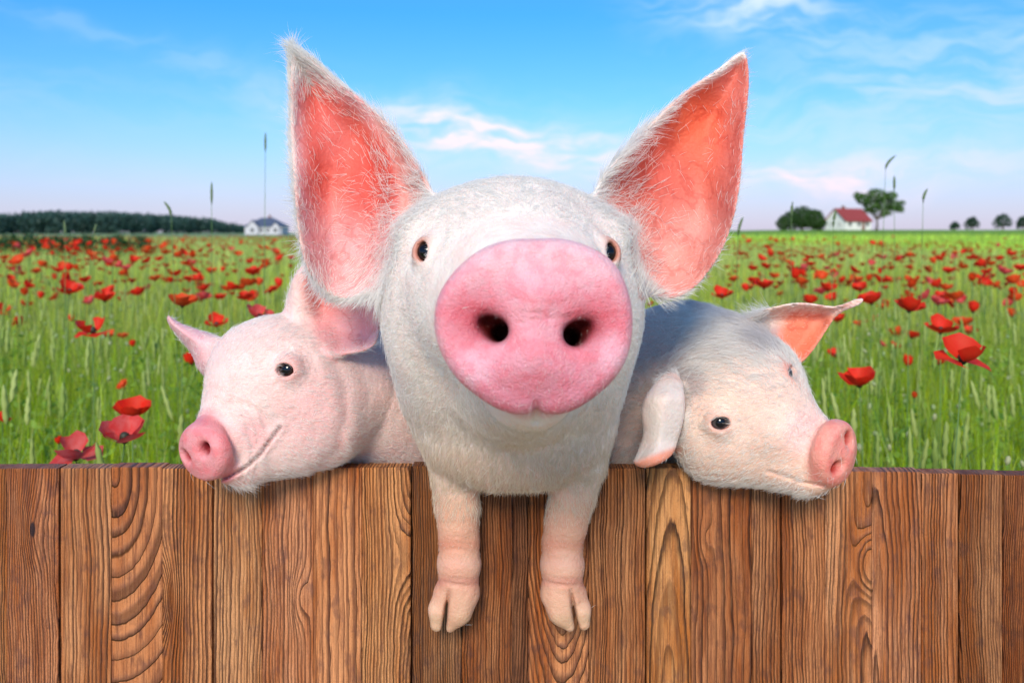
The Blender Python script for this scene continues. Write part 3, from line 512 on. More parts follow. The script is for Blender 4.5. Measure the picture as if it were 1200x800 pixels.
    for k_, v_ in (('seed', 3.), ('pith_x', .3), ('pith_d', .02), ('slope', 0.), ('freq', 150.), ('knot_x', 5.), ('knot_z', 5.), ('knot_a', 0.), ('knot_w', .02), ('core', 0.), ('tint_r', .8), ('tint_g', .8), ('tint_b', .8)): r1[k_] = v_
    for xq in (-0.84, 0.88):
        po = link('post', MB().box(xq-.035, xq+.035, 0.053, 0.123, 0, 0.66).mesh('post', WOOD), fence)
        for k_ in r1.keys(): po[k_] = r1[k_]
# ================================================================== pigs (sculpted as smooth distance fields, one continuous skin each)
def srgb(r, g, b):
    c = np.array((r, g, b), float) / 255.0
    return np.where(c <= 0.04045, c / 12.92, ((c + 0.055) / 1.055) ** 2.4)
class G:
    def __init__(s, P):
        s.x, s.y, s.z = P[:, 0], P[:, 1], P[:, 2]
        s.k = s.y / F; s.px = s.x / s.k + 600; s.py = (ZC - s.z) / s.k + 272
    def sub(s, m):
        g = G.__new__(G)
        for a in ('x', 'y', 'z', 'k', 'px', 'py'): setattr(g, a, getattr(s, a)[m])
        return g
def smin(a, b, k):
    h = np.maximum(k - np.abs(a - b), 0) / k
    return np.minimum(a, b) - h * h * k * 0.25
def smax(a, b, k): return -smin(-a, -b, k)
def ell(g, c, r, R=None):
    dx, dy, dz = g.x - c[0], g.y - c[1], g.z - c[2]
    if R is not None: dx, dy, dz = (R[i][0]*dx + R[i][1]*dy + R[i][2]*dz for i in range(3))
    k0 = np.sqrt((dx/r[0])**2 + (dy/r[1])**2 + (dz/r[2])**2)
    k1 = np.sqrt((dx/r[0]**2)**2 + (dy/r[1]**2)**2 + (dz/r[2]**2)**2)
    return k0 * (k0 - 1) / np.maximum(k1, 1e-6)
def cone(g, a, b, ra, rb):
    a = np.asarray(a, float); b = np.asarray(b, float); d = b - a
    t = np.clip(((g.x-a[0])*d[0] + (g.y-a[1])*d[1] + (g.z-a[2])*d[2]) / (d @ d), 0, 1)
    return np.sqrt((g.x-a[0]-t*d[0])**2 + (g.y-a[1]-t*d[1])**2 + (g.z-a[2]-t*d[2])**2) - (ra + (rb-ra)*t)
def chain(g, pts, k=0.02):
    """pts: (px, py, Y, radius in photo px)"""
    d = None
    for p, q in zip(pts[:-1], pts[1:]):
        c = cone(g, U(*p[:3]), U(*q[:3]), p[3]*p[2]/F, q[3]*q[2]/F)
        d = c if d is None else smin(d, c, k)
    return d
def wchain(g, pts, k=0.03):
    d = None
    for p, q in zip(pts[:-1], pts[1:]):
        c = cone(g, p[:3], q[:3], p[3], q[3]); d = c if d is None else smin(d, c, k)
    return d
def spline(poly, n=4, closed=True):
    P = np.array(poly, float); m = len(P); out = []
    for i in range(m if closed else m - 1):
        p0, p1, p2, p3 = (P[j % m] if closed else P[min(max(j, 0), m-1)] for j in (i-1, i, i+1, i+2))
        for t in np.arange(n) / n:
            out.append(0.5*((2*p1) + (-p0+p2)*t + (2*p0-5*p1+4*p2-p3)*t*t + (-p0+3*p1-3*p2+p3)*t**3))
    if not closed: out.append(P[-1])
    return np.array(out)
def poly_sd(px, py, P):
    d = np.full(px.shape, 1e9); s = np.ones(px.shape); n = len(P)
    for i in range(n):
        a, b = P[i], P[i-1]; ex, ey = b - a; wx, wy = px - a[0], py - a[1]
        t = np.clip((wx*ex + wy*ey) / max(ex*ex + ey*ey, 1e-9), 0, 1)
        d = np.minimum(d, (wx - t*ex)**2 + (wy - t*ey)**2)
        c1, c2, c3 = py >= a[1], py < b[1], ex*wy > ey*wx
        s = np.where((c1 & c2 & c3) | (~c1 & ~c2 & ~c3), -s, s)
    return s * np.sqrt(d)
def line_d(px, py, L):
    """distance and signed side to a polyline in photo px"""
    d = np.full(px.shape, 1e9); sg = np.zeros(px.shape); L = np.array(L, float)
    for a, b in zip(L[:-1], L[1:]):
        e = b - a; wx, wy = px - a[0], py - a[1]; t = np.clip((wx*e[0] + wy*e[1]) / (e @ e), 0, 1)
        dd = np.hypot(wx - t*e[0], wy - t*e[1]); m = dd < d
        sg = np.where(m, np.sign(e[0]*wy - e[1]*wx), sg); d = np.where(m, dd, d)
    return d, sg
class Ear:
    def __init__(s, poly, ymid, t=0.006, slope=1.25):
        s.P = spline(poly, 4); s.ymid = ymid; s.t = t; s.sl = slope
        s.lo = s.P.min(0) - 14; s.hi = s.P.max(0) + 14
    def d2(s, px, py): return poly_sd(px, py, s.P)
    def __call__(s, g):
        out = np.full(g.x.shape, 0.05, np.float64)
        bx = np.maximum(np.maximum(s.lo[0]-g.px, g.px-s.hi[0]), np.maximum(s.lo[1]-g.py, g.py-s.hi[1]))
        out += np.maximum(bx, 0) * g.k
        m = (bx < 0) & (g.y > 0.7) & (g.y < 1.25)
        if m.any():
            h = g.sub(m); dp = s.d2(h.px, h.py); ym = s.ymid(h.px, h.py, dp)
            sl = np.abs(h.y - ym) / s.sl; d2 = dp * h.k
            out[m] = np.hypot(np.maximum(d2 + s.t, 0), sl) - s.t * (0.75 + 0.5*np.clip(-d2/0.03, 0, 1))
        return out
def frame(n, a):
    n = np.array(n, float); n /= np.linalg.norm(n); a = np.array(a, float); a -= n*(a @ n); a /= np.linalg.norm(a)
    return a, np.cross(n, a), n
def plate(g, c, fr, R, th, half, rr, bulge):
    """rounded snout plate: outline radius R at angles th (around the normal), half thickness, edge rounding"""
    a, b, n = fr; dx, dy, dz = g.x-c[0], g.y-c[1], g.z-c[2]
    u = a[0]*dx+a[1]*dy+a[2]*dz; v = b[0]*dx+b[1]*dy+b[2]*dz; w = n[0]*dx+n[1]*dy+n[2]*dz
    rho = np.hypot(u, v); Ro = np.interp(np.arctan2(v, u), th, R)
    w = w - bulge*np.maximum(1 - (rho/Ro)**2, -1.0)
    return np.hypot(np.maximum(rho - Ro + rr, 0), np.maximum(np.abs(w + half) - half + rr, 0)) - rr + np.minimum(np.maximum(rho - Ro + rr, np.abs(w+half) - half + rr), 0)

def polygonise(f, lo, hi, h, B=8):
    lo = np.array(lo, float); n = (np.ceil((np.array(hi) - lo) / h / B).astype(int)) * B; nb = n // B
    bc = np.stack(np.meshgrid(*[np.arange(k) for k in nb], indexing='ij'), -1).reshape(-1, 3)
    dc = f(G(lo + (bc*B + (B-1)/2) * h)); near = np.abs(dc) < 0.87*B*h*1.7 + 0.004
    vol = np.where(dc < 0, -1, 1).astype(np.float32).reshape(nb).repeat(B, 0).repeat(B, 1).repeat(B, 2)
    loc = np.stack(np.meshgrid(*[np.arange(B)]*3, indexing='ij'), -1).reshape(-1, 3)
    nbk = bc[near]
    for i in range(0, len(nbk), 600):
        idx = (nbk[i:i+600, None, :]*B + loc[None]).reshape(-1, 3)
        vol[idx[:, 0], idx[:, 1], idx[:, 2]] = f(G(lo + idx*h))
    s = vol < 0
    cs = np.zeros(np.array(vol.shape) - 1, np.int8)
    for o in np.ndindex(2, 2, 2): cs += s[o[0]:s.shape[0]-1+o[0], o[1]:s.shape[1]-1+o[1], o[2]:s.shape[2]-1+o[2]]
    ci = np.argwhere((cs > 0) & (cs < 8)); vid = np.full(cs.shape, -1, np.int32); vid[tuple(ci.T)] = np.arange(len(ci))
    acc = np.zeros((len(ci), 3)); cnt = np.zeros(len(ci)); corners = list(np.ndindex(2, 2, 2))
    for a in corners:
        for ax in range(3):
            if a[ax]: continue
            b = list(a); b[ax] = 1
            va = vol[tuple((ci + a).T)]; vb = vol[tuple((ci + b).T)]; m = (va < 0) != (vb < 0)
            t = np.where(m, va / np.where(m, va - vb, 1), 0); p = np.array(a)[None] + t[:, None]*(np.array(b) - np.array(a))[None]
            acc += p * m[:, None]; cnt += m
    V = lo + (ci + acc / cnt[:, None]) * h
    Q = []
    for ax in range(3):
        sl0 = [slice(1, -1)]*3; sl1 = [slice(1, -1)]*3; sl0[ax] = slice(0, -1); sl1[ax] = slice(1, None)
        s0, s1 = s[tuple(sl0)], s[tuple(sl1)]; e = np.argwhere(s0 != s1)
        off = np.array([1, 1, 1]); off[ax] = 0; flip = s0[tuple(e.T)]; e = e + off
        u, v = np.eye(3, dtype=int)[(ax+1) % 3], np.eye(3, dtype=int)[(ax+2) % 3]
        q = np.stack([vid[tuple((e - o).T)] for o in (u + v, v, 0*u, u)], 1)
        q[~flip] = q[~flip][:, ::-1]; Q.append(q)
    Q = np.concatenate(Q); Q = Q[(Q >= 0).all(1)]
    for _ in range(1):                                    # one pull onto the true surface, along the gradient
        e = h*0.5; f0 = f(G(V)); g_ = np.stack([f(G(V + d)) - f(G(V - d)) for d in np.eye(3)*e], 1) / (2*e)
        V = V - np.clip(f0 / np.maximum((g_**2).sum(1), 0.2), -h, h)[:, None] * g_
    N = g_ / np.maximum(np.linalg.norm(g_, axis=1), 1e-6)[:, None]
    return V, Q, N
def surf(f, px, py, y0=0.5, y1=1.3):
    y = np.linspace(y0, y1, 1600); P = np.stack([(px-600)/F*y, y, ZC-(py-272)/F*y], 1); d = f(G(P))
    i = np.argmax(d < 0); return y[i]

# ---- skin, hair, eye materials
def skin_material(name, wrinkle=1.0):
    mt, t = material(name); p = t.pos(); col = t.attr('Col'); pk = t.attr('snout', out='Fac'); er = t.attr('ear', out='Fac')
    mott = t.noise(p, 38, 5, 0.6); fine = t.noise(p, 260, 4, 0.65)
    blot = t.noise(p, 90, 3, 0.6)
    c = t.mix(t.m('MULTIPLY', t.mapr(mott, 0.35, 0.7), 0.55), col, t.mix(1.0, col, (0.93, 0.74, 0.72), 'MULTIPLY'))
    c = t.mix(t.m('MULTIPLY', t.mapr(fine, 0.42, 0.68), 0.30), c, t.mix(1.0, c, (1.07, 1.05, 1.04), 'MULTIPLY'))
    c = t.mix(t.m('MULTIPLY', t.m('MULTIPLY', pk, t.mapr(blot, 0.40, 0.66)), 0.8), c, t.mix(1.0, c, (1.04, 0.70, 0.74), 'MULTIPLY'))
    vein = t.m('SUBTRACT', 1.0, t.mapr(t.m('ABSOLUTE', t.m('SUBTRACT', t.noise(p, 17, 4, 0.55), 0.5)), 0.0, 0.035))
    c = t.mix(t.m('MULTIPLY', t.m('MULTIPLY', vein, er), 0.45), c, t.mix(1.0, c, (0.72, 0.40, 0.38), 'MULTIPLY'))
    vo = t.node('ShaderNodeTexVoronoi', {'Vector': p, 'Scale': 330.0}, feature='DISTANCE_TO_EDGE').outputs[0]
    vo2 = t.node('ShaderNodeTexVoronoi', {'Vector': p, 'Scale': 120.0, 'Randomness': 1.0}, feature='DISTANCE_TO_EDGE').outputs[0]
    cr = t.m('ADD', t.mapr(vo, 0.0, 0.12), t.m('MULTIPLY', t.mapr(vo2, 0.0, 0.10), 0.8))
    h = t.m('ADD', t.m('MULTIPLY', fine, 1.1), t.m('MULTIPLY', t.m('MULTIPLY', cr, t.m('ADD', 0.25, pk)), 0.12))
    h = t.m('ADD', h, t.m('MULTIPLY', t.m('MULTIPLY', t.noise(p, 620, 3, .6), pk), 1.3)); nb = t.bump(t.m('ADD', h, t.m('MULTIPLY', mott, 3.2)), 0.0012 * wrinkle, 0.8)
    b = princ(t, c, t.m('SUBTRACT', 0.62, t.m('MULTIPLY', pk, 0.33)), nb, **{'Subsurface Weight': 0.22, 'Subsurface Scale': 0.006, 'Subsurface Radius': (1.0, 0.36, 0.22), 'Specular IOR Level': 0.4})
    finish(t, b); return mt
def hair_material(name):
    mt, t = material(name); c = t.attr('hcol')
    a = t.node('ShaderNodeBsdfPrincipled', {'Base Color': c, 'Roughness': 0.42, 'Specular IOR Level': 0.35}).outputs[0]
    b = t.node('ShaderNodeBsdfTranslucent', {'Color': c}).outputs[0]
    s = t.node('ShaderNodeMixShader', {0: 0.38}); t.L.new(a, s.inputs[1]); t.L.new(b, s.inputs[2]); finish(t, s.outputs[0]); return mt
def eye_material(name, iris):
    mt, t = material(name); x, y, z = t.sep(t.objc())
    rr = t.m('SQRT', t.m('ADD', t.m('MULTIPLY', x, x), t.m('MULTIPLY', z, z)))
    c = t.mix(t.mapr(rr, 0.42, 0.60), (0.004, 0.003, 0.004), iris)
    c = t.mix(t.mapr(rr, 0.80, 0.92), c, (0.02, 0.012, 0.01))
    finish(t, princ(t, c, 0.06, None, **{'Coat Weight': 0.25, 'Coat Roughness': 0.02, 'IOR': 1.33})); return mt
HAIR = hair_material('pig_hair')
def uv_ball(name, nu=24, nv=16):
    V = [(0, 0, 1)] + [(math.sin(math.pi*i/nv)*math.cos(2*math.pi*j/nu), math.sin(math.pi*i/nv)*math.sin(2*math.pi*j/nu), math.cos(math.pi*i/nv)) for i in range(1, nv) for j in range(nu)] + [(0, 0, -1)]
    Fc = [(0, 1+j, 1+(j+1) % nu) for j in range(nu)]
    for i in range(nv-2):
        for j in range(nu): Fc.append((1+i*nu+j, 1+(i+1)*nu+j, 1+(i+1)*nu+(j+1) % nu, 1+i*nu+(j+1) % nu))
    e = len(V)-1; Fc += [(e, 1+(nv-2)*nu+(j+1) % nu, 1+(nv-2)*nu+j) for j in range(nu)]
    mb = MB(); mb.add(V, Fc); return mb.mesh(name, smooth=True)

def grow_fur(name, parent, V, Q, N, n, dens, length, direc, colf, seed, lift=0.35, rad=0.00021, clump=0.35):
    rng = np.random.default_rng(seed)
    T = np.concatenate([Q[:, [0, 1, 2]], Q[:, [0, 2, 3]]])
    A = np.linalg.norm(np.cross(V[T[:, 1]]-V[T[:, 0]], V[T[:, 2]]-V[T[:, 0]]), axis=1) * dens[T].mean(1)
    t = rng.choice(len(T), n, p=A/A.sum()); u, v = rng.random(n), rng.random(n); fl = u+v > 1; u[fl], v[fl] = 1-u[fl], 1-v[fl]
    w = np.stack([1-u-v, u, v], 1); tri = T[t]
    P = (V[tri]*w[..., None]).sum(1); Nn = (N[tri]*w[..., None]).sum(1); Nn /= np.linalg.norm(Nn, axis=1)[:, None]
    L = (length[tri]*w).sum(1) * rng.uniform(0.55, 1.25, n); D = (direc[tri]*w[..., None]).sum(1)
    D = D + rng.normal(0, 0.20, (n, 3))
    # neighbouring hairs share a wind: cheap clumping on a grid
    cell = np.floor(P/0.007).astype(np.int64); hsh = (cell[:, 0]*73856093 ^ cell[:, 1]*19349663 ^ cell[:, 2]*83492791) % 9973
    tab = np.random.default_rng(seed+1).normal(0, clump, (9973, 3)); D = D + tab[hsh]
    D -= Nn*(D*Nn).sum(1)[:, None]; D /= np.maximum(np.linalg.norm(D, axis=1), 1e-6)[:, None]
    lf = lift * rng.uniform(0.5, 1.6, n)[:, None]
    d0 = D + Nn*lf; d0 /= np.linalg.norm(d0, axis=1)[:, None]
    k = 5; s = np.linspace(0, 1, k)[None, :, None]
    bend = (-Nn*lf*0.55 + rng.normal(0, 0.07, (n, 3)) + np.array((0, 0, -0.10)))[:, None, :]
    pts = P[:, None, :] - Nn[:, None, :]*0.0006 + L[:, None, None]*(d0[:, None, :]*s + bend*s*s)
    cu = bpy.data.hair_curves.new(name); cu.add_curves([k]*n)
    cu.attributes['position'].data.foreach_set('vector', pts.astype(np.float32).ravel())
    r = rad * rng.uniform(0.7, 1.3, n)[:, None] * np.array([1.0, 0.95, 0.8, 0.55, 0.12])[None]
    cu.attributes.new('radius', 'FLOAT', 'POINT').data.foreach_set('value', r.astype(np.float32).ravel())
    C = (colf[tri]*w[..., None]).sum(1) * rng.uniform(0.88, 1.06, n)[:, None]
    C = np.concatenate([C, np.ones((n, 1))], 1)
    cu.attributes.new('hcol', 'FLOAT_COLOR', 'CURVE').data.foreach_set('color', np.clip(C, 0, 1).astype(np.float32).ravel())
    cu.materials.append(HAIR); o = bpy.data.objects.new(name, cu); COL.objects.link(o); o.parent = parent; return o
def lerp(a, b, t): return a + (np.asarray(b) - a) * t[:, None]
def make_pig(name, f, lo, hi, h, colour, label, skin, eyes, iris, furs):
    """furs: list of callables (V, N, g) -> dict for grow_fur"""
    V, Q, N = polygonise(f, lo, hi, h)
    g = G(V); C, sn, er = colour(V, N, g)
    base = V[:, 2].argmin(); o0 = np.array((V[:, 0].mean(), 1.16, 0.0))
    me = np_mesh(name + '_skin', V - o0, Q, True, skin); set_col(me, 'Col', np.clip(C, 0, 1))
    for nm, a in (('snout', sn), ('ear', er)): me.attributes.new(nm, 'FLOAT', 'POINT').data.foreach_set('value', a.astype(np.float32))
    pig = tag(link(name, me, None, None, o0), label, 'pig', 'pigs looking over the fence')
    em = eye_material(name + '_eye', iris)
    for (c, r, look) in eyes:
        b = uv_ball('eyeball'); b.materials.append(em); e = link('eye', b, pig); e.location = tuple(c - o0); e.scale = (r,)*3
        e.rotation_euler = Vector(look).to_track_quat('-Y', 'Z').to_euler()
    if 'fur' in PARTS:
        for i, fn in enumerate(furs):
            k = fn(V, N, g); fo = grow_fur('fur', pig, V - o0, Q, N, seed=21 + i, **k)
            tag(fo, kind='stuff')
    return pig
def eye_cut(g, d, c, r, n, ap_w, ap_h, up, lid=1.35):
    """bulge of the lids, then the almond opening in front of the eyeball"""
    b, c2 = np.asarray(c), np.asarray(c) + n*r*0.9
    d = smin(d, ell(g, b, (r*lid,)*3), r*1.2)
    fr = frame(n, np.cross(up, n)); R = [fr[0], fr[1], fr[2]]
    q = np.sqrt((g.x-b[0])**2 + (g.y-b[1])**2 + (g.z-b[2])**2); upm = ss(-.004, .006, g.z - b[2])
    for q0, a_, w_ in ((1.72, .0012, .0016), (2.15, .0010, .002), (2.7, .0007, .0024)): d = d + a_*np.exp(-((q - r*q0)/w_)**2)*(.35 + .65*upm)
    return smax(d, -ell(g, c2, (ap_w, ap_h, r*1.3), R), r*0.30)
# ---------------------------------------------------------------- middle pig
def tail_down(g, d, x, y0, z0, x1, rb):
    """belly, haunches and hind legs standing behind the boards"""
    b = wchain(g, [(x, y0, z0, rb*0.95), (x1, y0+0.05, 0.48, rb*1.08), (x1, y0+0.07, 0.30, rb)])
    for s in (-1, 1):
        lg = wchain(g, [(x1+s*rb*0.55, y0+0.07, 0.27, 0.06), (x1+s*rb*0.7, y0+0.02, 0.17, 0.036), (x1+s*rb*0.7, y0+0.075, 0.09, 0.022), (x1+s*rb*0.7, y0+0.06, 0.018, 0.019)], 0.02)
        b = smin(b, lg, 0.03)
    return smin(d, b, 0.05)
ML = [(507,226),(490,190),(464,152),(430,120),(395,92),(368,69),(347,58),(340,70),(339,110),(340,170),(344,230),(350,285),(362,322),(386,347),(416,350),(450,338),(485,315),(505,270)]
MR = [(697,220),(722,185),(760,145),(800,108),(840,80),(866,61),(876,66),(879,100),(873,160),(868,220),(857,270),(838,310),(812,340),(785,351),(752,342),(722,312),(700,265)]
def ml_y(px, py, d):
    ins = np.clip(-d/45, 0, 1); ld, sg = line_d(px, py, [(405,92),(432,140),(452,190),(462,235),(455,290)])
    fold = np.exp(-(ld/13)**2)*0.016*ss(80, 200, py)
    return 0.893 + 0.040*np.sin(ins*1.57) - fold - 0.040*ss(420, 478, px + (py-240)*0.15) + 0.02*np.clip((230-py)/180, -0.6, 1) - 0.030*ss(395, 345, px)*ss(120, 260, py) + 0.0022*np.sin(px*0.09+py*0.05)
def mr_y(px, py, d):
    ins = np.clip(-d/50, 0, 1)
    return 0.893 + 0.046*np.sin(ins*1.57) - 0.036*ss(775, 722, px - (py-240)*0.12) + 0.02*np.clip((230-py)/180, -0.6, 1) - 0.03*ss(820, 878, px)*ss(130, 260, py) + 0.0022*np.sin(px*0.08-py*0.06)
EML, EMR = Ear(ML, ml_y, 0.0055), Ear(MR, mr_y, 0.0055)
so = np.array([(628,281),(684,286),(722,308),(740,348),(743,390),(735,425),(699,465),(664,485),(646,487),(630,482),(615,487),(595,484),(560,464),(523,425),(510,390),(512,352),(530,322),(570,290)], float)
SCEN = U(628, 386, 0.632)
_a = np.arctan2(-(so[:, 1]-386), (so[:, 0]-628)); _r = np.hypot(so[:, 0]-628, so[:, 1]-386) * 0.640/F
_o = np.argsort(_a); STH = np.concatenate([_a[_o][-3:]-2*np.pi, _a[_o], _a[_o][:3]+2*np.pi]); SR = np.concatenate([_r[_o][-3:], _r[_o], _r[_o][:3]])
_tt = np.linspace(-np.pi, np.pi, 181); SRR = np.interp(_tt, STH, SR); SRR = np.convolve(np.concatenate([SRR[-6:-1], SRR, SRR[1:6]]), np.ones(7)/7, 'same')[5:-5]
SFR = frame((0.03, -1.0, 0.05), (1, 0, 0.0))
def mid_base(g):
    d = ell(g, U(598, 336, 0.865), (0.107, 0.125, 0.090))
    d = smin(d, cone(g, U(603, 335, 0.83), U(627, 385, 0.675), 0.096, 0.062), 0.06)
    for ex in (548, 650): d = smin(d, ell(g, U(ex, 268, 0.885), (0.046, 0.06, 0.030)), 0.035)
    for ex in (494, 706): d = smin(d, ell(g, U(ex, 350, 0.875), (0.026, 0.05, 0.05)), 0.05)
    for ex in (514, 686): d = smin(d, ell(g, U(ex, 402, 0.885), (0.042, 0.06, 0.066)), 0.05)
    d = smin(d, cone(g, U(610, 440, 0.83), U(628, 460, 0.71), 0.064, 0.028), 0.035)
    for ex in (504, 704): d = smin(d, ell(g, U(ex, 272, 0.84), (0.026, 0.03, 0.013)), 0.03)
    d = smin(d, ell(g, U(599, 446, 0.95), (0.124, 0.10, 0.104)), 0.05)
    d = smin(d, ell(g, U(602, 516, 0.935), (0.086, 0.05, 0.046)), 0.035)
    for ax in (585, 628): d = smin(d, ell(g, U(ax, 556, 0.925), (0.024, 0.02, 0.012)), 0.012)
    d = smin(d, wchain(g, [(0, 1.0, 0.84, 0.11), (0, 1.14, 0.80, 0.10)]), 0.04)
    d = tail_down(g, d, 0.0, 1.15, 0.78, 0.0, 0.105)
    L1 = chain(g, [(533,500,.955,34),(533,552,.960,27.5),(536,592,.966,25.5),(538,634,.968,23.8),(538,660,.966,25.2),(537,690,.967,23.3)], 0.0035)
    L1 = smin(L1, smin(chain(g, [(521,696,.967,13),(515,714,.964,11.5),(512,731,.961,8)], .008), chain(g, [(543,696,.964,17),(537,716,.960,14.5),(527,732,.957,8)], .008), 0.002), 0.010)
    L2 = chain(g, [(680,500,.955,36),(679,540,.958,31),(671,576,.963,27),(663,616,.968,24.5),(659,636,.968,24),(659,662,.966,25.4),(659,690,.967,23.3)], 0.0035)
    L2 = smin(L2, smin(chain(g, [(652,697,.964,17),(658,716,.960,14.5),(668,731,.957,8)], .008), chain(g, [(675,697,.967,12.5),(680,714,.964,11),(684,730,.961,7.5)], .008), 0.002), 0.010)
    for L, cx in ((L1, 538), (L2, 660)):                  # creases above and below the knee
        for cy, dp, wd in ((643, .0024, 2.6), (636, .0018, 2.0), (629, .0012, 1.8), (621, .0006, 1.8), (685, .0024, 2.6), (678, .0015, 2.0), (671, .0007, 1.8)):
            L += dp*(.25 + .75*np.exp(-((g.px-cx)/15)**2))*np.exp(-((g.py - cy - 0.010*(g.px-cx)**2*(1 if cy < 660 else -.6) - (g.px-cx)*0.10)/wd)**2)
        cl, _ = line_d(g.px, g.py, [(527,689),(523,712),(520,742)] if cx == 538 else [(669,690),(672,712),(677,742)])
        L += 0.008*np.exp(-(cl/2.3)**2)*ss(684, 704, g.py)
        d = smin(d, L, 0.022)
    d = smin(d, EML(g), 0.016); d = smin(d, EMR(g), 0.016)
    return d
_ey = [(498, 295), (713, 296)]
_es = [surf(mid_base, *e) for e in _ey]
MEYE = []
for (e, y, nx) in zip(_ey, _es, (-0.42, 0.42)):
    n = np.array((nx, -0.9, 0.12)); n /= np.linalg.norm(n); MEYE.append((U(*e, y) - n*0.0062, 0.0106, n))
_up = np.array((0, 0, 1.0))
def mid_f(g):
    d = mid_base(g)
    for (c, r, n), tilt in zip(MEYE, (-.28, .28)): d = eye_cut(g, d, c, r, n, 0.0067, 0.0094, np.array((tilt, 0, 1.0)))
    m = (g.y < 0.78) & (np.abs(g.px - 628) < 175) & (np.abs(g.py - 386) < 150)
    if m.any():
        h = g.sub(m); q = plate(h, SCEN, SFR, SRR, _tt, 0.013, 0.0125, 0.006)
        q = smin(d[m], q, 0.010)
        for (a, b, s) in (((566,381), (579,385), -1), ((690,386), (677,390), 1)):
            sh = U(a[0], a[1]-3, 0.613); q = smax(q, -ell(h, sh, (0.033, 0.017, 0.025)), 0.022)
            R_ = np.array(frame((0, -1, 0), (1, 0, s*0.45))); q = smax(q, -ell(h, U(b[0]+s*4, b[1]-1, 0.628), (0.0110, 0.030, 0.0078), [R_[0], R_[2], R_[1]]), 0.012)
            q = smax(q, -cone(h, U(b[0]-s*2, b[1]+2, 0.63), U(b[0]-s*14, b[1]+8, 0.70), 0.0078, 0.0075), 0.006)
        # furrow across the plate, notch in the lip
        cl, _ = line_d(h.px, h.py, [(608,377),(628,374),(650,373),(668,371)]); q += 0.0014*np.exp(-(cl/1.8)**2)
        cl, _ = line_d(h.px, h.py, [(606,369),(624,367),(640,367)]); q += 0.0009*np.exp(-(cl/1.8)**2)
        cl, _ = line_d(h.px, h.py, [(629,492),(629,474)]); q += 0.004*np.exp(-(cl/5)**2)
        d[m] = q
    return d
def mid_colour(V, N, g):
    n = len(V); C = np.tile(srgb(243, 226, 214), (n, 1))
    sd = np.hypot((g.px-628)/118, (g.py-384)/104)
    front = g.y < 0.735; fade = ss(0.695, 0.655, g.y)
    sn = np.where(front, ss(1.16, 0.95, sd - 0.10*ss(330, 288, g.py) + 0.05*np.sin(np.arctan2(g.py-384, g.px-628)*5)), 0)*fade
    C = lerp(C, srgb(232, 160, 170), sn)
    for cx, cy in ((556, 372), (700, 376)):
        r = np.hypot((g.px-cx)/46, (g.py-cy)/38); C = lerp(C, srgb(206, 84, 98), sn*ss(1.25, 0.15, r)*0.8)
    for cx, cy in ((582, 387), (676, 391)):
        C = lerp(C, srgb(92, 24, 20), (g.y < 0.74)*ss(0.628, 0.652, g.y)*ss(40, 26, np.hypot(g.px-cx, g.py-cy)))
    C = lerp(C, srgb(206, 118, 136), sn*ss(380, 480, g.py)*0.75); C = lerp(C, srgb(238, 190, 202), sn*ss(34, 8, np.hypot((g.px-548)*.8, g.py-432))*.6); C = lerp(C, srgb(236, 186, 198), sn*ss(30, 8, np.hypot(g.px-722, (g.py-415)*.8))*.6); C = lerp(C, srgb(244, 204, 208), sn*ss(350, 285, g.py)*0.8)  # snout's top-to-bottom shading and two whitish sheen patches painted into the skin
    # ears: own pink skin, with red backlit glow and shade painted in
    er = np.zeros(n)
    for E, side in ((EML, -1), (EMR, 1)):
        d = E.d2(g.px, g.py); m = (d < 8) & (g.y > 0.82) & (g.y < 1.0)
        ym = E.ymid(g.px, g.py, d); inner = ss(0.002, -0.002, g.y - ym)*m
        dep = ss(0, 34, -d)
        if side < 0:
            ld, sg = line_d(g.px, g.py, [(405,92),(432,140),(452,190),(462,235),(455,290)])
            lip = ((sg < 0) & (g.py < 300)).astype(float)*ss(2, 10, ld)
            c = lerp(np.tile(srgb(232, 168, 166), (n, 1)), srgb(226, 104, 88), ss(300, 205, g.py)*ss(0, 26, -d - 3))
            c = lerp(c, srgb(236, 196, 184), ss(12, 2, -d)*ss(400, 350, g.px)); c = lerp(c, srgb(226, 160, 148), lip*0.9)
            c = lerp(c, srgb(238, 214, 204), ss(92, 66, g.py))
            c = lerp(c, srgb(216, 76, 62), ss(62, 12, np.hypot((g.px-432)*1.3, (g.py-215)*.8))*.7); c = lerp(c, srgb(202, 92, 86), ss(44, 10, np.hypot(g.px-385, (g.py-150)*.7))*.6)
            k = ss(512, 488, g.px + (g.py-222)*0.42)
        else:
            c = lerp(np.tile(srgb(226, 152, 140), (n, 1)), srgb(228, 112, 88), ss(290, 190, g.py))
            c = lerp(c, srgb(214, 122, 112), ss(60, 10, -d)*ss(820, 860, g.px)*0.6)
            cl, sg = line_d(g.px, g.py, [(690,225),(722,185),(760,145),(800,108),(840,80),(868,60)])
            c = lerp(c, srgb(244, 226, 216), ss(13, 6, cl))
            c = lerp(c, srgb(204, 88, 74), ss(64, 12, np.hypot(g.px-768, (g.py-215)*.9))*.65); c = lerp(c, srgb(234, 104, 66), ss(54, 10, np.hypot((g.px-815), (g.py-140)*.8))*.7)  # inner shadow patch and bright orange glow painted into the right ear
            k = ss(692, 716, g.px - (g.py-215)*0.30)
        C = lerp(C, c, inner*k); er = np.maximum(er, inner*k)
        C = lerp(C, srgb(236, 196, 186), m*(1-inner)*k)
    for (c, r, nn) in MEYE: C = lerp(C, srgb(196, 132, 112), ss(0.0185, 0.0135, np.linalg.norm(V - c, axis=1)))
    leg = ss(560, 600, g.py)*(g.y < 1.0); C = lerp(C, srgb(226, 176, 152), leg); C = lerp(C, srgb(228, 188, 160), leg*ss(690, 715, g.py)); C = lerp(C, srgb(204, 174, 142), leg*ss(716, 724, g.py))
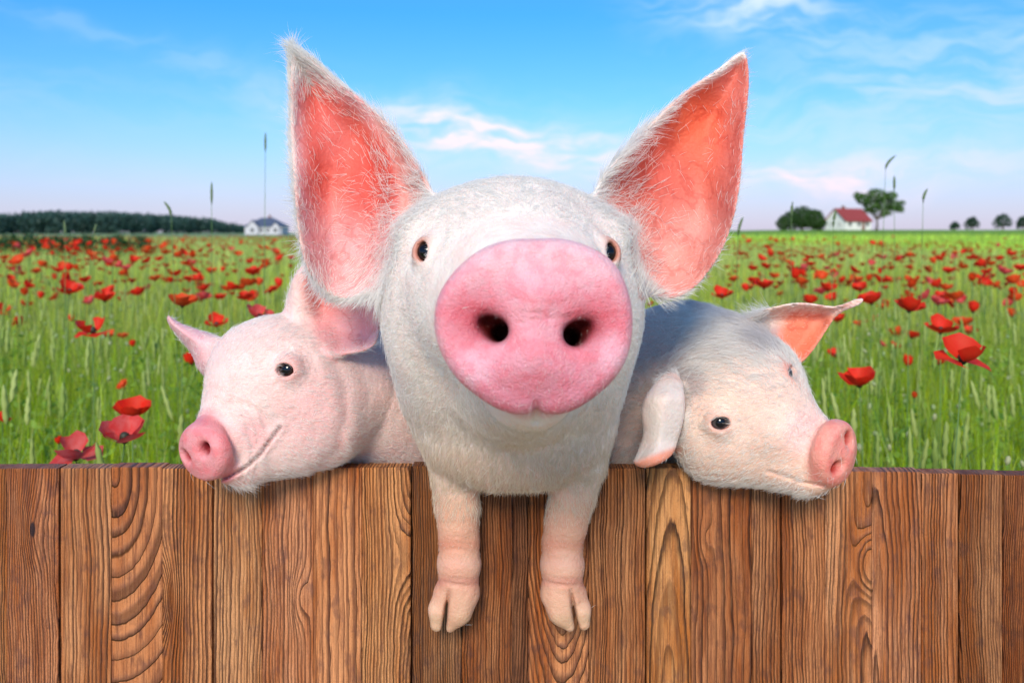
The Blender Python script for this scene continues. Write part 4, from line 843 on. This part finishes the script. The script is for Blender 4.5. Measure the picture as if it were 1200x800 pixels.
    C = lerp(C, srgb(200, 122, 104), leg*np.exp(-((g.py-638)/8)**2)*0.8); C = lerp(C, srgb(204, 126, 124), leg*np.exp(-((g.py-681)/6)**2)*0.75)
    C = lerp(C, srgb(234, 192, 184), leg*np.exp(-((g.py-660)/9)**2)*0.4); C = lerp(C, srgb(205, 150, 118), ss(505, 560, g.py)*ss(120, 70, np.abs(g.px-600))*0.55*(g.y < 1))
    return C, sn, er
WHITE = np.array((0.97, 0.93, 0.875))
def px_dir(V, g, dx, dy, dz=0.0):
    """world direction that runs (dx, dy) in the picture, dz in depth"""
    return np.stack([dx, dz + 0*dx, -dy], 1)
def mid_masks(g, d_ear=6):
    dl, dr = EML.d2(g.px, g.py), EMR.d2(g.px, g.py); back = g.y > 0.82
    el = (dl < d_ear) & back & (g.px + (g.py-222)*0.42 < 500); e_r = (dr < d_ear) & back & (g.px - (g.py-215)*0.30 > 704)
    return dl, dr, el, e_r
def mid_fur_face(V, N, g):
    dl, dr, el, e_r = mid_masks(g)
    sd = np.hypot((g.px-628)/118, (g.py-384)/104); plate_ = (g.y < 0.735)
    dens = np.where(el | e_r, 0.0, 1.0) * np.where(plate_, ss(1.06, 1.20, sd), 1.0)
    leg = ss(565, 650, g.py); dens = dens*(1-leg*0.55)*(1-ss(668, 690, g.py)*.92)
    for (c, r, nn) in MEYE: dens = dens*ss(0.0135, 0.019, np.linalg.norm(V - c, axis=1))
    dens = dens*(g.y < 1.06)*(V[:, 2] > 0.5) + 0.004
    jn = np.maximum(ss(34, 8, np.abs(g.px + (g.py-222)*0.42 - 505)), ss(34, 8, np.abs(g.px - (g.py-215)*0.30 - 700)))*ss(350, 320, g.py)*(g.y > .8)
    L = 0.0090 + 0.010*ss(285, 222, g.py) + 0.010*jn + 0.006*ss(430, 560, g.py) - 0.0135*leg - 0.004*leg*ss(560, 660, g.py)
    L = np.where(plate_, L*0.6, L)
    for (c, r, nn) in MEYE:
        q_ = np.linalg.norm(V - c, axis=1); L = L*(1 - 0.4*ss(.034, .018, q_))
    ang = np.arctan2(g.py-350, g.px-620); dx, dy = np.cos(ang), np.sin(ang)*0.8 + 0.35*ss(360, 520, g.py)
    dirc = px_dir(V, g, dx, dy, 0.35*np.ones(len(V)))
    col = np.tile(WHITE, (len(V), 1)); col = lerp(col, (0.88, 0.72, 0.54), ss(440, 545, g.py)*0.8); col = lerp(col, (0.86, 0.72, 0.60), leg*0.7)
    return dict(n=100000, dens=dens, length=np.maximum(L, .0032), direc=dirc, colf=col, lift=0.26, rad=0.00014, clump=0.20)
def mid_fur_ear(V, N, g):
    dl, dr, el, e_r = mid_masks(g, 8)
    edge = np.where(el, ss(12, 1, -dl)*np.where(g.px < 395, 1.0, np.where(g.py > 300, 1.0, .5)), 0) + np.where(e_r, ss(12, 2, -dr), 0)*np.where(g.px < 800, 1.0, 0.25)
    base_l = el*ss(345, 460, g.px + (g.py-300)*0.6)*0.16*ss(150, 240, g.py) + el*0.07*ss(380, 220, g.py)
    base_r = e_r*ss(800, 735, g.px)*0.20*ss(150, 260, g.py) + e_r*ss(270, 345, g.py)*0.12
    tip = el*ss(130, 75, g.py)*1.3
    dens = edge*1.1 + base_l + base_r + tip + el*ss(270, 345, g.py)*0.30 + 0.0005
    L = np.where(el, 0.015 + 0.008*ss(95, 60, g.py) + 0.006*ss(420, 455, g.px), 0.011) + np.where(e_r, 0.016*ss(800, 735, g.px), 0)
    dx = np.where(el, -0.55 + 0.1*ss(100, 60, g.py), 0.75 - 0.0*g.px); dy = np.where(el, np.where(g.py < 200, -0.75, -0.15 + 0.9*ss(260, 345, g.py)), np.where(g.px < 800, -0.35, -0.2 + 0.6*ss(280, 345, g.py)))
    dirc = px_dir(V, g, dx, dy, -0.05*np.ones(len(V))); col = np.tile(WHITE, (len(V), 1))
    return dict(n=12500, dens=dens, length=L*1.25, direc=dirc*1.6, colf=col, lift=0.30, rad=0.00016, clump=0.18)
def mid_tuft(V, N, g):
    dl, dr, el, e_r = mid_masks(g); sd = np.hypot((g.px-628)/118, (g.py-384)/104)
    jn = np.maximum(ss(30, 6, np.abs(g.px + (g.py-222)*0.42 - 500)), ss(30, 6, np.abs(g.px - (g.py-215)*0.30 - 704)))*ss(355, 325, g.py)*(g.y > .8)
    top = ss(262, 228, g.py)*(np.abs(g.px-600) < 115); side = 0.12*ss(1.15, 1.4, sd)*ss(600, 560, g.py)*(g.y > .74)
    dens = (jn + 0.6*top + side)*(g.y < 1.02)*(V[:, 2] > .6) + 1e-6
    for (c, r, nn) in MEYE: dens = dens*ss(0.016, 0.022, np.linalg.norm(V - c, axis=1))
    sgn = np.sign(g.px-600); dirc = px_dir(V, g, sgn*(0.5 + 0.4*jn), -0.7*jn - 0.35*top + 0.7*side*8, 0.1 + 0*g.px)
    return dict(n=4200, dens=dens, length=0.015 + 0.012*jn, direc=dirc, colf=np.tile(WHITE, (len(V), 1)), lift=0.55, rad=0.00014, clump=0.4)
def mid_fuzz(V, N, g):
    sd = np.hypot((g.px-628)/118, (g.py-384)/104)
    dens = (g.y < 0.70)*ss(1.02, 0.9, sd)*(0.25 + 0.75*ss(400, 470, g.py)) + 1e-5
    ang = np.arctan2(g.py-350, g.px-620); dirc = px_dir(V, g, np.cos(ang)*.6, np.sin(ang) + .3)
    return dict(n=1100, dens=dens, length=np.full(len(V), .0055), direc=dirc, colf=np.tile(WHITE, (len(V), 1)), lift=0.5, rad=0.00007)
if 'pigs' in PARTS:
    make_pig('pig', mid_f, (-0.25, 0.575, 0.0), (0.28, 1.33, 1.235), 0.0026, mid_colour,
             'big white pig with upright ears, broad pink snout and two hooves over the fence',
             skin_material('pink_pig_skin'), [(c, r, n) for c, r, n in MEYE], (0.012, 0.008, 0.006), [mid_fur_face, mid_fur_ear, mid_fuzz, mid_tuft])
# ---------------------------------------------------------------- left pig (head turned to the left, chin over the boards)
def rel(px, py, s): return (px, py)
LFAR = [(196,368),(212,377),(230,384),(252,391),(280,402),(296,420),(276,448),(248,447),(231,434),(222,414),(206,394),(196,380)]
LNEAR = [(332,376),(336,345),(344,322),(356,308),(368,312),(395,322),(425,330),(445,345),(448,372),(443,400),(430,411),(410,416),(390,418),(376,408),(352,396)]
def lfar_y(px, py, d): return 1.035 - 0.022*np.sin(np.clip(-d/16, 0, 1)*1.57) - 0.02*ss(235, 290, px) + 0.012*ss(235, 200, px)
def lnear_y(px, py, d):
    ld, sg = line_d(px, py, [(357,306),(360,335),(366,365),(380,395),(388,418)])
    return 0.982 + 0.024*np.sin(np.clip(-d/34, 0, 1)*1.57)*ss(345, 378, px) - 0.007*np.exp(-(ld/11)**2) - 0.012*ss(420, 447, px) + 0.02*ss(345, 330, px) - 0.016*ss(385, 416, py)
ELF, ELN = Ear(LFAR, lfar_y, 0.0065), Ear(LNEAR, lnear_y, 0.0055)
LSC = U(232, 531, 0.904); LN = np.array((-0.50, -0.82, -0.20)); LFR = frame(LN, U(252, 521, 0.9) - U(222, 534, 0.9))
def oval(ra, rb, pinch=0.0): return 1/np.sqrt((np.cos(_tt)/ra)**2 + (np.sin(_tt)/rb)**2) * (1 + pinch*np.sin(_tt))
def left_base(g):
    d = ell(g, U(343, 440, 1.0), (0.072, 0.080, 0.066))
    d = smin(d, ell(g, U(300, 430, 0.985), (0.045, 0.05, 0.038)), 0.05)
    d = smin(d, cone(g, U(318, 455, 0.985), U(250, 520, 0.928), 0.062, 0.0300), 0.035)
    d = smin(d, cone(g, U(365, 485, 1.0), U(285, 541, 0.945), 0.063, 0.027), 0.025)
    d = smin(d, ell(g, U(366, 485, 0.985), (0.048, 0.05, 0.056)), 0.035)
    d = smin(d, wchain(g, [tuple(U(400, 458, 1.06)) + (0.080,), tuple(U(462, 480, 1.15)) + (0.108,)]), 0.025)
    p = U(462, 480, 1.15); d = tail_down(g, d, p[0]-0.05, 1.17, 0.70, -0.26, 0.105)
    md, _ = line_d(g.px, g.py, [(246,564),(266,559),(286,549),(304,533),(318,514),(328,500)])
    d = d + (0.0036*np.exp(-(md/2.0)**2) - 0.0014*np.exp(-((md-5)/3.0)**2))*(g.y < 0.97)
    d = smin(d, ell(g, U(296, 512, 0.945), (0.026, 0.02, 0.022)), 0.022)
    md, _ = line_d(g.px, g.py, [(272,470),(290,474),(305,484),(313,500)]); d = d + 0.0022*np.exp(-(md/3.5)**2)*(g.y < 0.98)
    md, _ = line_d(g.px, g.py, [(392,424),(403,452),(405,485),(396,525),(368,552)]); d = d + 0.0022*np.exp(-(md/8)**2)*(g.y < 1.08)
    wl_ = (g.x-LSC[0])*LN[0] + (g.y-LSC[1])*LN[1] + (g.z-LSC[2])*LN[2]; rl_ = np.sqrt(np.maximum((g.x-LSC[0])**2 + (g.y-LSC[1])**2 + (g.z-LSC[2])**2 - wl_**2, 0))
    for w0, a_ in ((-.026, .0016), (-.034, .0013), (-.043, .0010), (-.054, .0007)): d = d + a_*np.exp(-((wl_ - w0 - .004*np.sin(rl_*160 + g.px*.06))/.0017)**2)*ss(.075, .05, rl_)*(g.y < 1.0)
    md, _ = line_d(g.px, g.py, [(322,452),(330,444),(345,442)]); d = d + 0.0018*np.exp(-(md/2.0)**2)*(g.y < 1.0)
    md, _ = line_d(g.px, g.py, [(318,440),(318,424),(326,414),(340,410)]); d = d + 0.0018*np.exp(-(md/2.2)**2)*(g.y < 1.0)
    d = smin(d, ELF(g), 0.014); d = smin(d, ELN(g), 0.012)
    return d
_n = np.array((-0.18, -0.97, 0.12)); _n /= np.linalg.norm(_n)
LEYE = [(U(335.5, 433, surf(left_base, 335.5, 433)) - _n*0.0062, 0.0105, _n)]
def left_f(g):
    d = left_base(g)
    for (c, r, n) in LEYE: d = eye_cut(g, d, c, r, n, 0.0096, 0.0072, np.array((0.1, 0, 1.0)), 1.45)
    q = plate(g, LSC, LFR, oval(0.0360, 0.0315, -0.06), _tt, 0.010, 0.008, 0.004); d = smin(d, q, 0.010)
    for s in (-1, 1):
        c = LSC + LFR[0]*s*0.0162 + LFR[1]*(0.002) + LN*0.004
        R = [LFR[0]*.8 + LFR[1]*s*.6, -LFR[0]*s*.6 + LFR[1]*.8, LFR[2]]
        d = smax(d, -ell(g, c + LN*0.002, (0.0095, 0.0068, 0.010), R), 0.006)
        d = smax(d, -ell(g, c - LN*0.004, (0.0062, 0.0045, 0.020), R), 0.003)
    return d
def left_colour(V, N, g):
    n = len(V); C = np.tile(srgb(242, 206, 198), (n, 1))
    C = lerp(C, srgb(232, 168, 168), ss(70, 15, np.hypot(g.px-372, (g.py-490)*0.8))*0.55)
    C = lerp(C, srgb(234, 170, 172), ss(36, 8, np.hypot(g.px-298, g.py-508))*0.5)
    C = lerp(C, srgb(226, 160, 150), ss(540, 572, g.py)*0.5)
    md, _ = line_d(g.px, g.py, [(246,564),(266,559),(286,549),(304,533),(318,514),(328,500)]); C = lerp(C, srgb(120, 58, 50), ss(3.2, .8, md)*(g.y < 0.98)*0.65)  # darkness of the mouth crease painted along the groove
    w = (V - LSC) @ LN; rho = np.linalg.norm((V - LSC) - w[:, None]*LN/ (LN @ LN), axis=1)
    sn = ss(-0.030, -0.013, w)*ss(0.046, 0.039, rho); C = lerp(C, srgb(234, 156, 158), sn)
    C = lerp(C, srgb(214, 120, 128), sn*ss(0.010, 0.035, rho)*ss(-0.005, -0.018, w)*0.5)
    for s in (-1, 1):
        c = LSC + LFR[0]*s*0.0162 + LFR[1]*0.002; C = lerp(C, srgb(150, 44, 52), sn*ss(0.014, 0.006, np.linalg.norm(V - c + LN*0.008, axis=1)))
    er = np.zeros(n)
    d = ELN.d2(g.px, g.py); m = ((d < 6) & (g.y > 0.93) & (g.y < 1.06)).astype(float); ym = ELN.ymid(g.px, g.py, d)
    inn = m*ss(0.002, -0.002, g.y - ym)*ss(346, 366, g.px - (g.py-340)*0.28); c = lerp(np.tile(srgb(240, 172, 172), (n, 1)), srgb(228, 124, 114), ss(385, 345, g.py)*ss(430, 380, g.px)*.8)
    c = lerp(c, srgb(242, 186, 184), ss(20, 4, -d)); C = lerp(C, c, inn); er = inn
    d = ELF.d2(g.px, g.py); m = ((d < 6) & (g.px < 268)).astype(float); C = lerp(C, srgb(236, 176, 182), m*0.8*ss(262, 232, g.px)*(g.y > 0.995))
    for (c, r, nn) in LEYE: C = lerp(C, srgb(222, 140, 130), ss(0.020, 0.010, np.linalg.norm(V - c, axis=1)))
    return C, sn, er
def left_fur(V, N, g):
    w = (V - LSC) @ LN; sn = ss(-0.028, -0.018, w); dn, df = ELN.d2(g.px, g.py), ELF.d2(g.px, g.py)
    ear = ((dn < 4) & (g.y < 1.06) & (g.py < 420)) | ((df < 4) & (g.px < 262))
    dens = np.where(ear, 0.15 + 0.55*ss(10, 1, -np.maximum(dn, -60))*(g.px > 330), 1.0)*(1 - sn)
    for (c, r, nn) in LEYE: dens = dens*ss(0.010, 0.015, np.linalg.norm(V - c, axis=1))
    md, _ = line_d(g.px, g.py, [(246,564),(266,559),(286,549),(304,533),(318,514),(328,500)]); dens = dens*ss(1, 4, md)
    dens = dens*(V[:, 2] > 0.62)*(g.y < 1.22) + 0.001
    dx = 0.8 + 0*g.px; dy = 0.35*np.clip((g.py-450)/80, -1, 1.6); dirc = px_dir(V, g, dx, dy, 0.6 + 0*dx)
    top = ss(420, 380, g.py)*ss(270, 340, g.px); L = 0.0095 + 0.006*top + 0.007*ss(540, 572, g.py)
    return dict(n=60000, dens=dens, length=L, direc=dirc, colf=np.tile(np.array((0.97, 0.90, 0.85)), (len(V), 1)), lift=0.28, rad=0.00013, clump=0.16)
# ---------------------------------------------------------------- right pig (head turned to the right)
RFAR = [(872,378),(885,368),(902,359),(938,353),(978,357),(1003,349),(1013,350),(1008,358),(984,369),(971,386),(955,410),(940,426),(922,432),(900,415),(884,398)]
RNEAR = [(781,436),(794,436),(802,452),(804,475),(802,494),(796,515),(791,530),(781,540),(766,547),(752,549),(741,542),(745,530),(752,508),(750,484),(755,464),(768,446)]
def rfar_y(px, py, d): return 1.03 + 0.026*np.sin(np.clip(-d/22, 0, 1)*1.57) - 0.012*ss(375, 355, py) - 0.015*ss(960, 1010, px)
def rnear_y(px, py, d): return 0.945 - 0.012*np.sin(np.clip(-d/26, 0, 1)*1.57) + 0.03*ss(470, 436, py) - 0.024*ss(515, 545, py) + 0.010*ss(775, 745, px)
ERF, ERN = Ear(RFAR, rfar_y, 0.0065), Ear(RNEAR, rnear_y, 0.005)
RSC = U(986, 531, 0.908); RN = np.array((0.64, -0.76, -0.10)); RFR = frame(RN, U(993, 517, 0.9) - U(970, 541, 0.9))
def right_base(g):
    d = ell(g, U(864, 462, 1.0), (0.070, 0.085, 0.066))
    d = smin(d, ell(g, U(888, 446, 0.99), (0.034, 0.05, 0.040)), 0.04)
    d = smin(d, cone(g, U(872, 482, 0.985), U(968, 528, 0.930), 0.060, 0.0285), 0.030)
    d = smin(d, cone(g, U(852, 505, 0.995), U(945, 549, 0.94), 0.056, 0.029), 0.025)
    d = smin(d, ell(g, U(838, 500, 0.985), (0.044, 0.05, 0.052)), 0.035)
    d = smin(d, ell(g, U(908, 503, 0.935), (0.022, 0.018, 0.014)), 0.025)
    d = smin(d, wchain(g, [tuple(U(846, 448, 1.06)) + (0.084,), tuple(U(800, 448, 1.14)) + (0.098,), tuple(U(742, 470, 1.18)) + (0.125,)]), 0.03)
    p = U(742, 470, 1.18); d = tail_down(g, d, p[0]+0.05, 1.19, 0.70, 0.26, 0.105)
    for i in range(5):                                    # wrinkles over the bridge of the nose
        x0 = 930 + i*7; md, _ = line_d(g.px, g.py, [(x0-4, 520-i*2), (x0+2, 500+i*1.5), (x0+14, 487+i*2.2)]); d = d + 0.0024*np.exp(-(md/1.8)**2)*(g.y < 0.99)
    md, _ = line_d(g.px, g.py, [(966,569),(945,566),(922,558),(900,552)]); d = d + 0.003*np.exp(-(md/2.0)**2)*(g.y < 0.96)
    md, _ = line_d(g.px, g.py, [(832,486),(842,482),(853,485),(862,494)]); d = d + 0.0016*np.exp(-(md/1.6)**2)*(g.y < 1.0)
    d = smin(d, ERF(g), 0.012); d = smin(d, ERN(g), 0.008)
    return d
_n2 = np.array((-0.10, -0.98, 0.10)); _n2 /= np.linalg.norm(_n2); _n3 = np.array((0.95, -0.25, 0.20)); _n3 /= np.linalg.norm(_n3)
REYE = [(U(844, 495, surf(right_base, 844, 495)) - _n2*0.0062, 0.0105, _n2), (U(925, 437, surf(right_base, 925, 437) + .006) - _n3*0.006, 0.0095, _n3)]
def right_f(g):
    d = right_base(g)
    for (c, r, n), lid_ in zip(REYE, (1.42, 1.02)): d = eye_cut(g, d, c, r, n, 0.0102, 0.0070, np.array((-0.15, 0, 1.0)), lid_)
    q = plate(g, RSC, RFR, oval(0.0345, 0.0345, -0.06), _tt, 0.010, 0.008, 0.003); d = smin(d, q, 0.009)
    for s in (-1, 1):
        c = RSC + RFR[0]*s*0.0168 + RFR[1]*0.002 + RN*0.004
        R = [RFR[0]*.8 + RFR[1]*s*.6, -RFR[0]*s*.6 + RFR[1]*.8, RFR[2]]
        d = smax(d, -ell(g, c + RN*0.002, (0.0092, 0.0068, 0.009), R), 0.006)
        d = smax(d, -ell(g, c - RN*0.004, (0.0060, 0.0046, 0.020), R), 0.003)
    return d
def right_grey(V, g):
    a = ss(0.15, 0.75, np.sin(V[:, 0]*34 + 1.0)*np.cos(V[:, 2]*30 + V[:, 1]*14) + 0.35*np.sin(V[:, 0]*95 + V[:, 2]*70))
    band = ss(900, 850, g.px)*ss(440, 395, g.py); m = np.maximum(ss(822, 770, g.px)*(0.55 + 0.45*a), band*a)
    p1 = ss(32, 14, np.hypot((g.px-905), (g.py-398)*1.3)); p2 = ss(34, 16, np.hypot(g.px-835, (g.py-352)*1.6)); p3 = ss(26, 12, np.hypot(g.px-812, g.py-448))
    return np.clip(np.maximum(np.maximum(m*0.8, p1*0.8), np.maximum(p2*0.9, p3*0.55)), 0, 1)
def right_colour(V, N, g):
    n = len(V); C = np.tile(srgb(238, 204, 186), (n, 1)); C = lerp(C, srgb(158, 136, 142), right_grey(V, g)*0.85)
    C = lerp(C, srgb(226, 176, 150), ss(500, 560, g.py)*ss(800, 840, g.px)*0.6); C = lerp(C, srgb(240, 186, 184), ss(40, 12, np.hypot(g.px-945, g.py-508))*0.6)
    w = (V - RSC) @ RN; rho = np.linalg.norm((V - RSC) - w[:, None]*RN, axis=1)
    sn = ss(-0.028, -0.010, w)*ss(0.044, 0.037, rho); C = lerp(C, srgb(240, 160, 144), sn)
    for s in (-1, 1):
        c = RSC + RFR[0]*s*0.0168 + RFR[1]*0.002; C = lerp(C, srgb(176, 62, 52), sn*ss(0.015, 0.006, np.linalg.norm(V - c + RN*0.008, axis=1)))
    er = np.zeros(n)
    d = ERF.d2(g.px, g.py); m = ((d < 6) & (g.y > 0.985) & (g.y < 1.09)).astype(float); ym = ERF.ymid(g.px, g.py, d)
    inn = m*ss(0.003, -0.002, g.y - ym)*ss(900, 920, g.px + (g.py-400)*.3); cl, _ = line_d(g.px, g.py, [(872,378),(902,359),(938,353),(978,357),(1013,350)])
    c = lerp(np.tile(srgb(240, 166, 142), (n, 1)), srgb(232, 130, 98), ss(60, 10, np.hypot(g.px-935, g.py-395))); c = lerp(c, srgb(244, 208, 196), ss(17, 7, cl))
    C = lerp(C, c, inn); er = inn
    d = ERN.d2(g.px, g.py); m = ((d < 6) & (g.y < 0.985)).astype(float)*ss(438, 452, g.py)
    C = lerp(C, srgb(222, 208, 200), m*0.9); C = lerp(C, srgb(228, 150, 124), m*ss(527, 536, g.py + (g.px-770)*0.35))
    for (c, r, nn) in REYE: C = lerp(C, srgb(212, 140, 126), ss(0.019, 0.010, np.linalg.norm(V - c, axis=1)))
    return C, sn, er
def right_fur(V, N, g):
    w = (V - RSC) @ RN; sn = ss(-0.026, -0.017, w)*ss(940, 950, g.px); dn, df = ERN.d2(g.px, g.py), ERF.d2(g.px, g.py)
    ear = ((dn < 4) & (g.y < 0.985) & (g.py > 446)) | ((df < 4) & (g.px > 905) & (g.py < 425) & (g.y > .985))
    dens = np.where(ear, 0.10, 1.0)*(1 - sn)
    for (c, r, nn) in REYE: dens = dens*ss(0.010, 0.015, np.linalg.norm(V - c, axis=1))
    top = ss(480, 400, g.py)*ss(780, 830, g.px); dens = dens*(1 + top)*(V[:, 2] > 0.62)*(g.y < 1.24) + 0.001
    dx = -0.8 + 0*g.px; dy = 0.4*np.clip((g.py-450)/80, -1, 1.6); dirc = px_dir(V, g, dx, dy, 0.6 + 0*dx)
    L = 0.0095 + 0.018*top + 0.006*ss(545, 575, g.py) + 0.004*ss(830, 780, g.px); L = np.where(ear, 0.005, L)
    gr = right_grey(V, g); col = lerp(np.tile(np.array((0.97, 0.91, 0.85)), (len(V), 1)), (0.50, 0.455, 0.475), gr*0.75)
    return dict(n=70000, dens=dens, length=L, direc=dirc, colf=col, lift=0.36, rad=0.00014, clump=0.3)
def right_tuft(V, N, g):
    dn, df = ERN.d2(g.px, g.py), ERF.d2(g.px, g.py); ear = ((dn < 2) & (g.y < 0.985) & (g.py > 446)) | ((df < 2) & (g.px > 905) & (g.py < 425))
    top = ss(470, 400, g.py)*ss(770, 830, g.px)*ss(945, 900, g.px); neck = ss(850, 800, g.px)*.6; chin = ss(548, 566, g.py)*.5
    dens = np.where(ear, 0, top + neck + chin + .05)*(V[:, 2] > 0.62)*(g.y < 1.24) + 1e-6
    for (c, r, nn) in REYE: dens = dens*ss(0.014, 0.022, np.linalg.norm(V - c, axis=1))
    dirc = px_dir(V, g, -0.5 + 0*g.px, 0.6 - 1.0*ss(440, 380, g.py), 0.3 + 0*g.px)
    return dict(n=6500, dens=dens, length=0.012 + 0.014*top + .008*neck, direc=dirc, colf=lerp(np.tile(np.array((0.97, 0.93, 0.88)), (len(V), 1)), (0.60, 0.55, 0.56), right_grey(V, g)*.5), lift=0.5, rad=0.00015, clump=0.45)
def left_tuft(V, N, g):
    dn, df = ELN.d2(g.px, g.py), ELF.d2(g.px, g.py); w = (V - LSC) @ LN; edge = (dn < 3)*ss(8, 1, -dn)*(g.py < 420)
    dens = (np.where((dn < 2) & (g.py < 420), 0, ss(430, 385, g.py)*.5 + ss(545, 568, g.py)*.8 + .08) + edge*.7)*ss(-.03, -.05, w)*(V[:, 2] > 0.62)*(g.y < 1.2) + 1e-6
    for (c, r, nn) in LEYE: dens = dens*ss(0.014, 0.022, np.linalg.norm(V - c, axis=1))
    dirc = px_dir(V, g, 0.5 + 0*g.px, np.where(g.py > 520, 0.8, -0.5), 0.1 + 0*g.px)
    return dict(n=2600, dens=dens, length=np.full(len(V), .013), direc=dirc, colf=np.tile(np.array((0.97, 0.92, 0.87)), (len(V), 1)), lift=0.6, rad=0.00013, clump=0.4)
if 'pigs' in PARTS:
    make_pig('pig', left_f, (-0.43, 0.865, 0.0), (-0.02, 1.36, 1.0), 0.0025, left_colour,
             'pale pink pig facing left with its chin on the fence', skin_material('rosy_pig_skin'), LEYE, (0.018, 0.009, 0.006), [left_fur, left_tuft])
    make_pig('pig', right_f, (0.02, 0.865, 0.0), (0.44, 1.40, 0.98), 0.0025, right_colour,
             'pig with grey patches facing right, one ear hanging down over the fence', skin_material('patched_pig_skin'), REYE, (0.06, 0.05, 0.05), [right_fur, right_tuft])
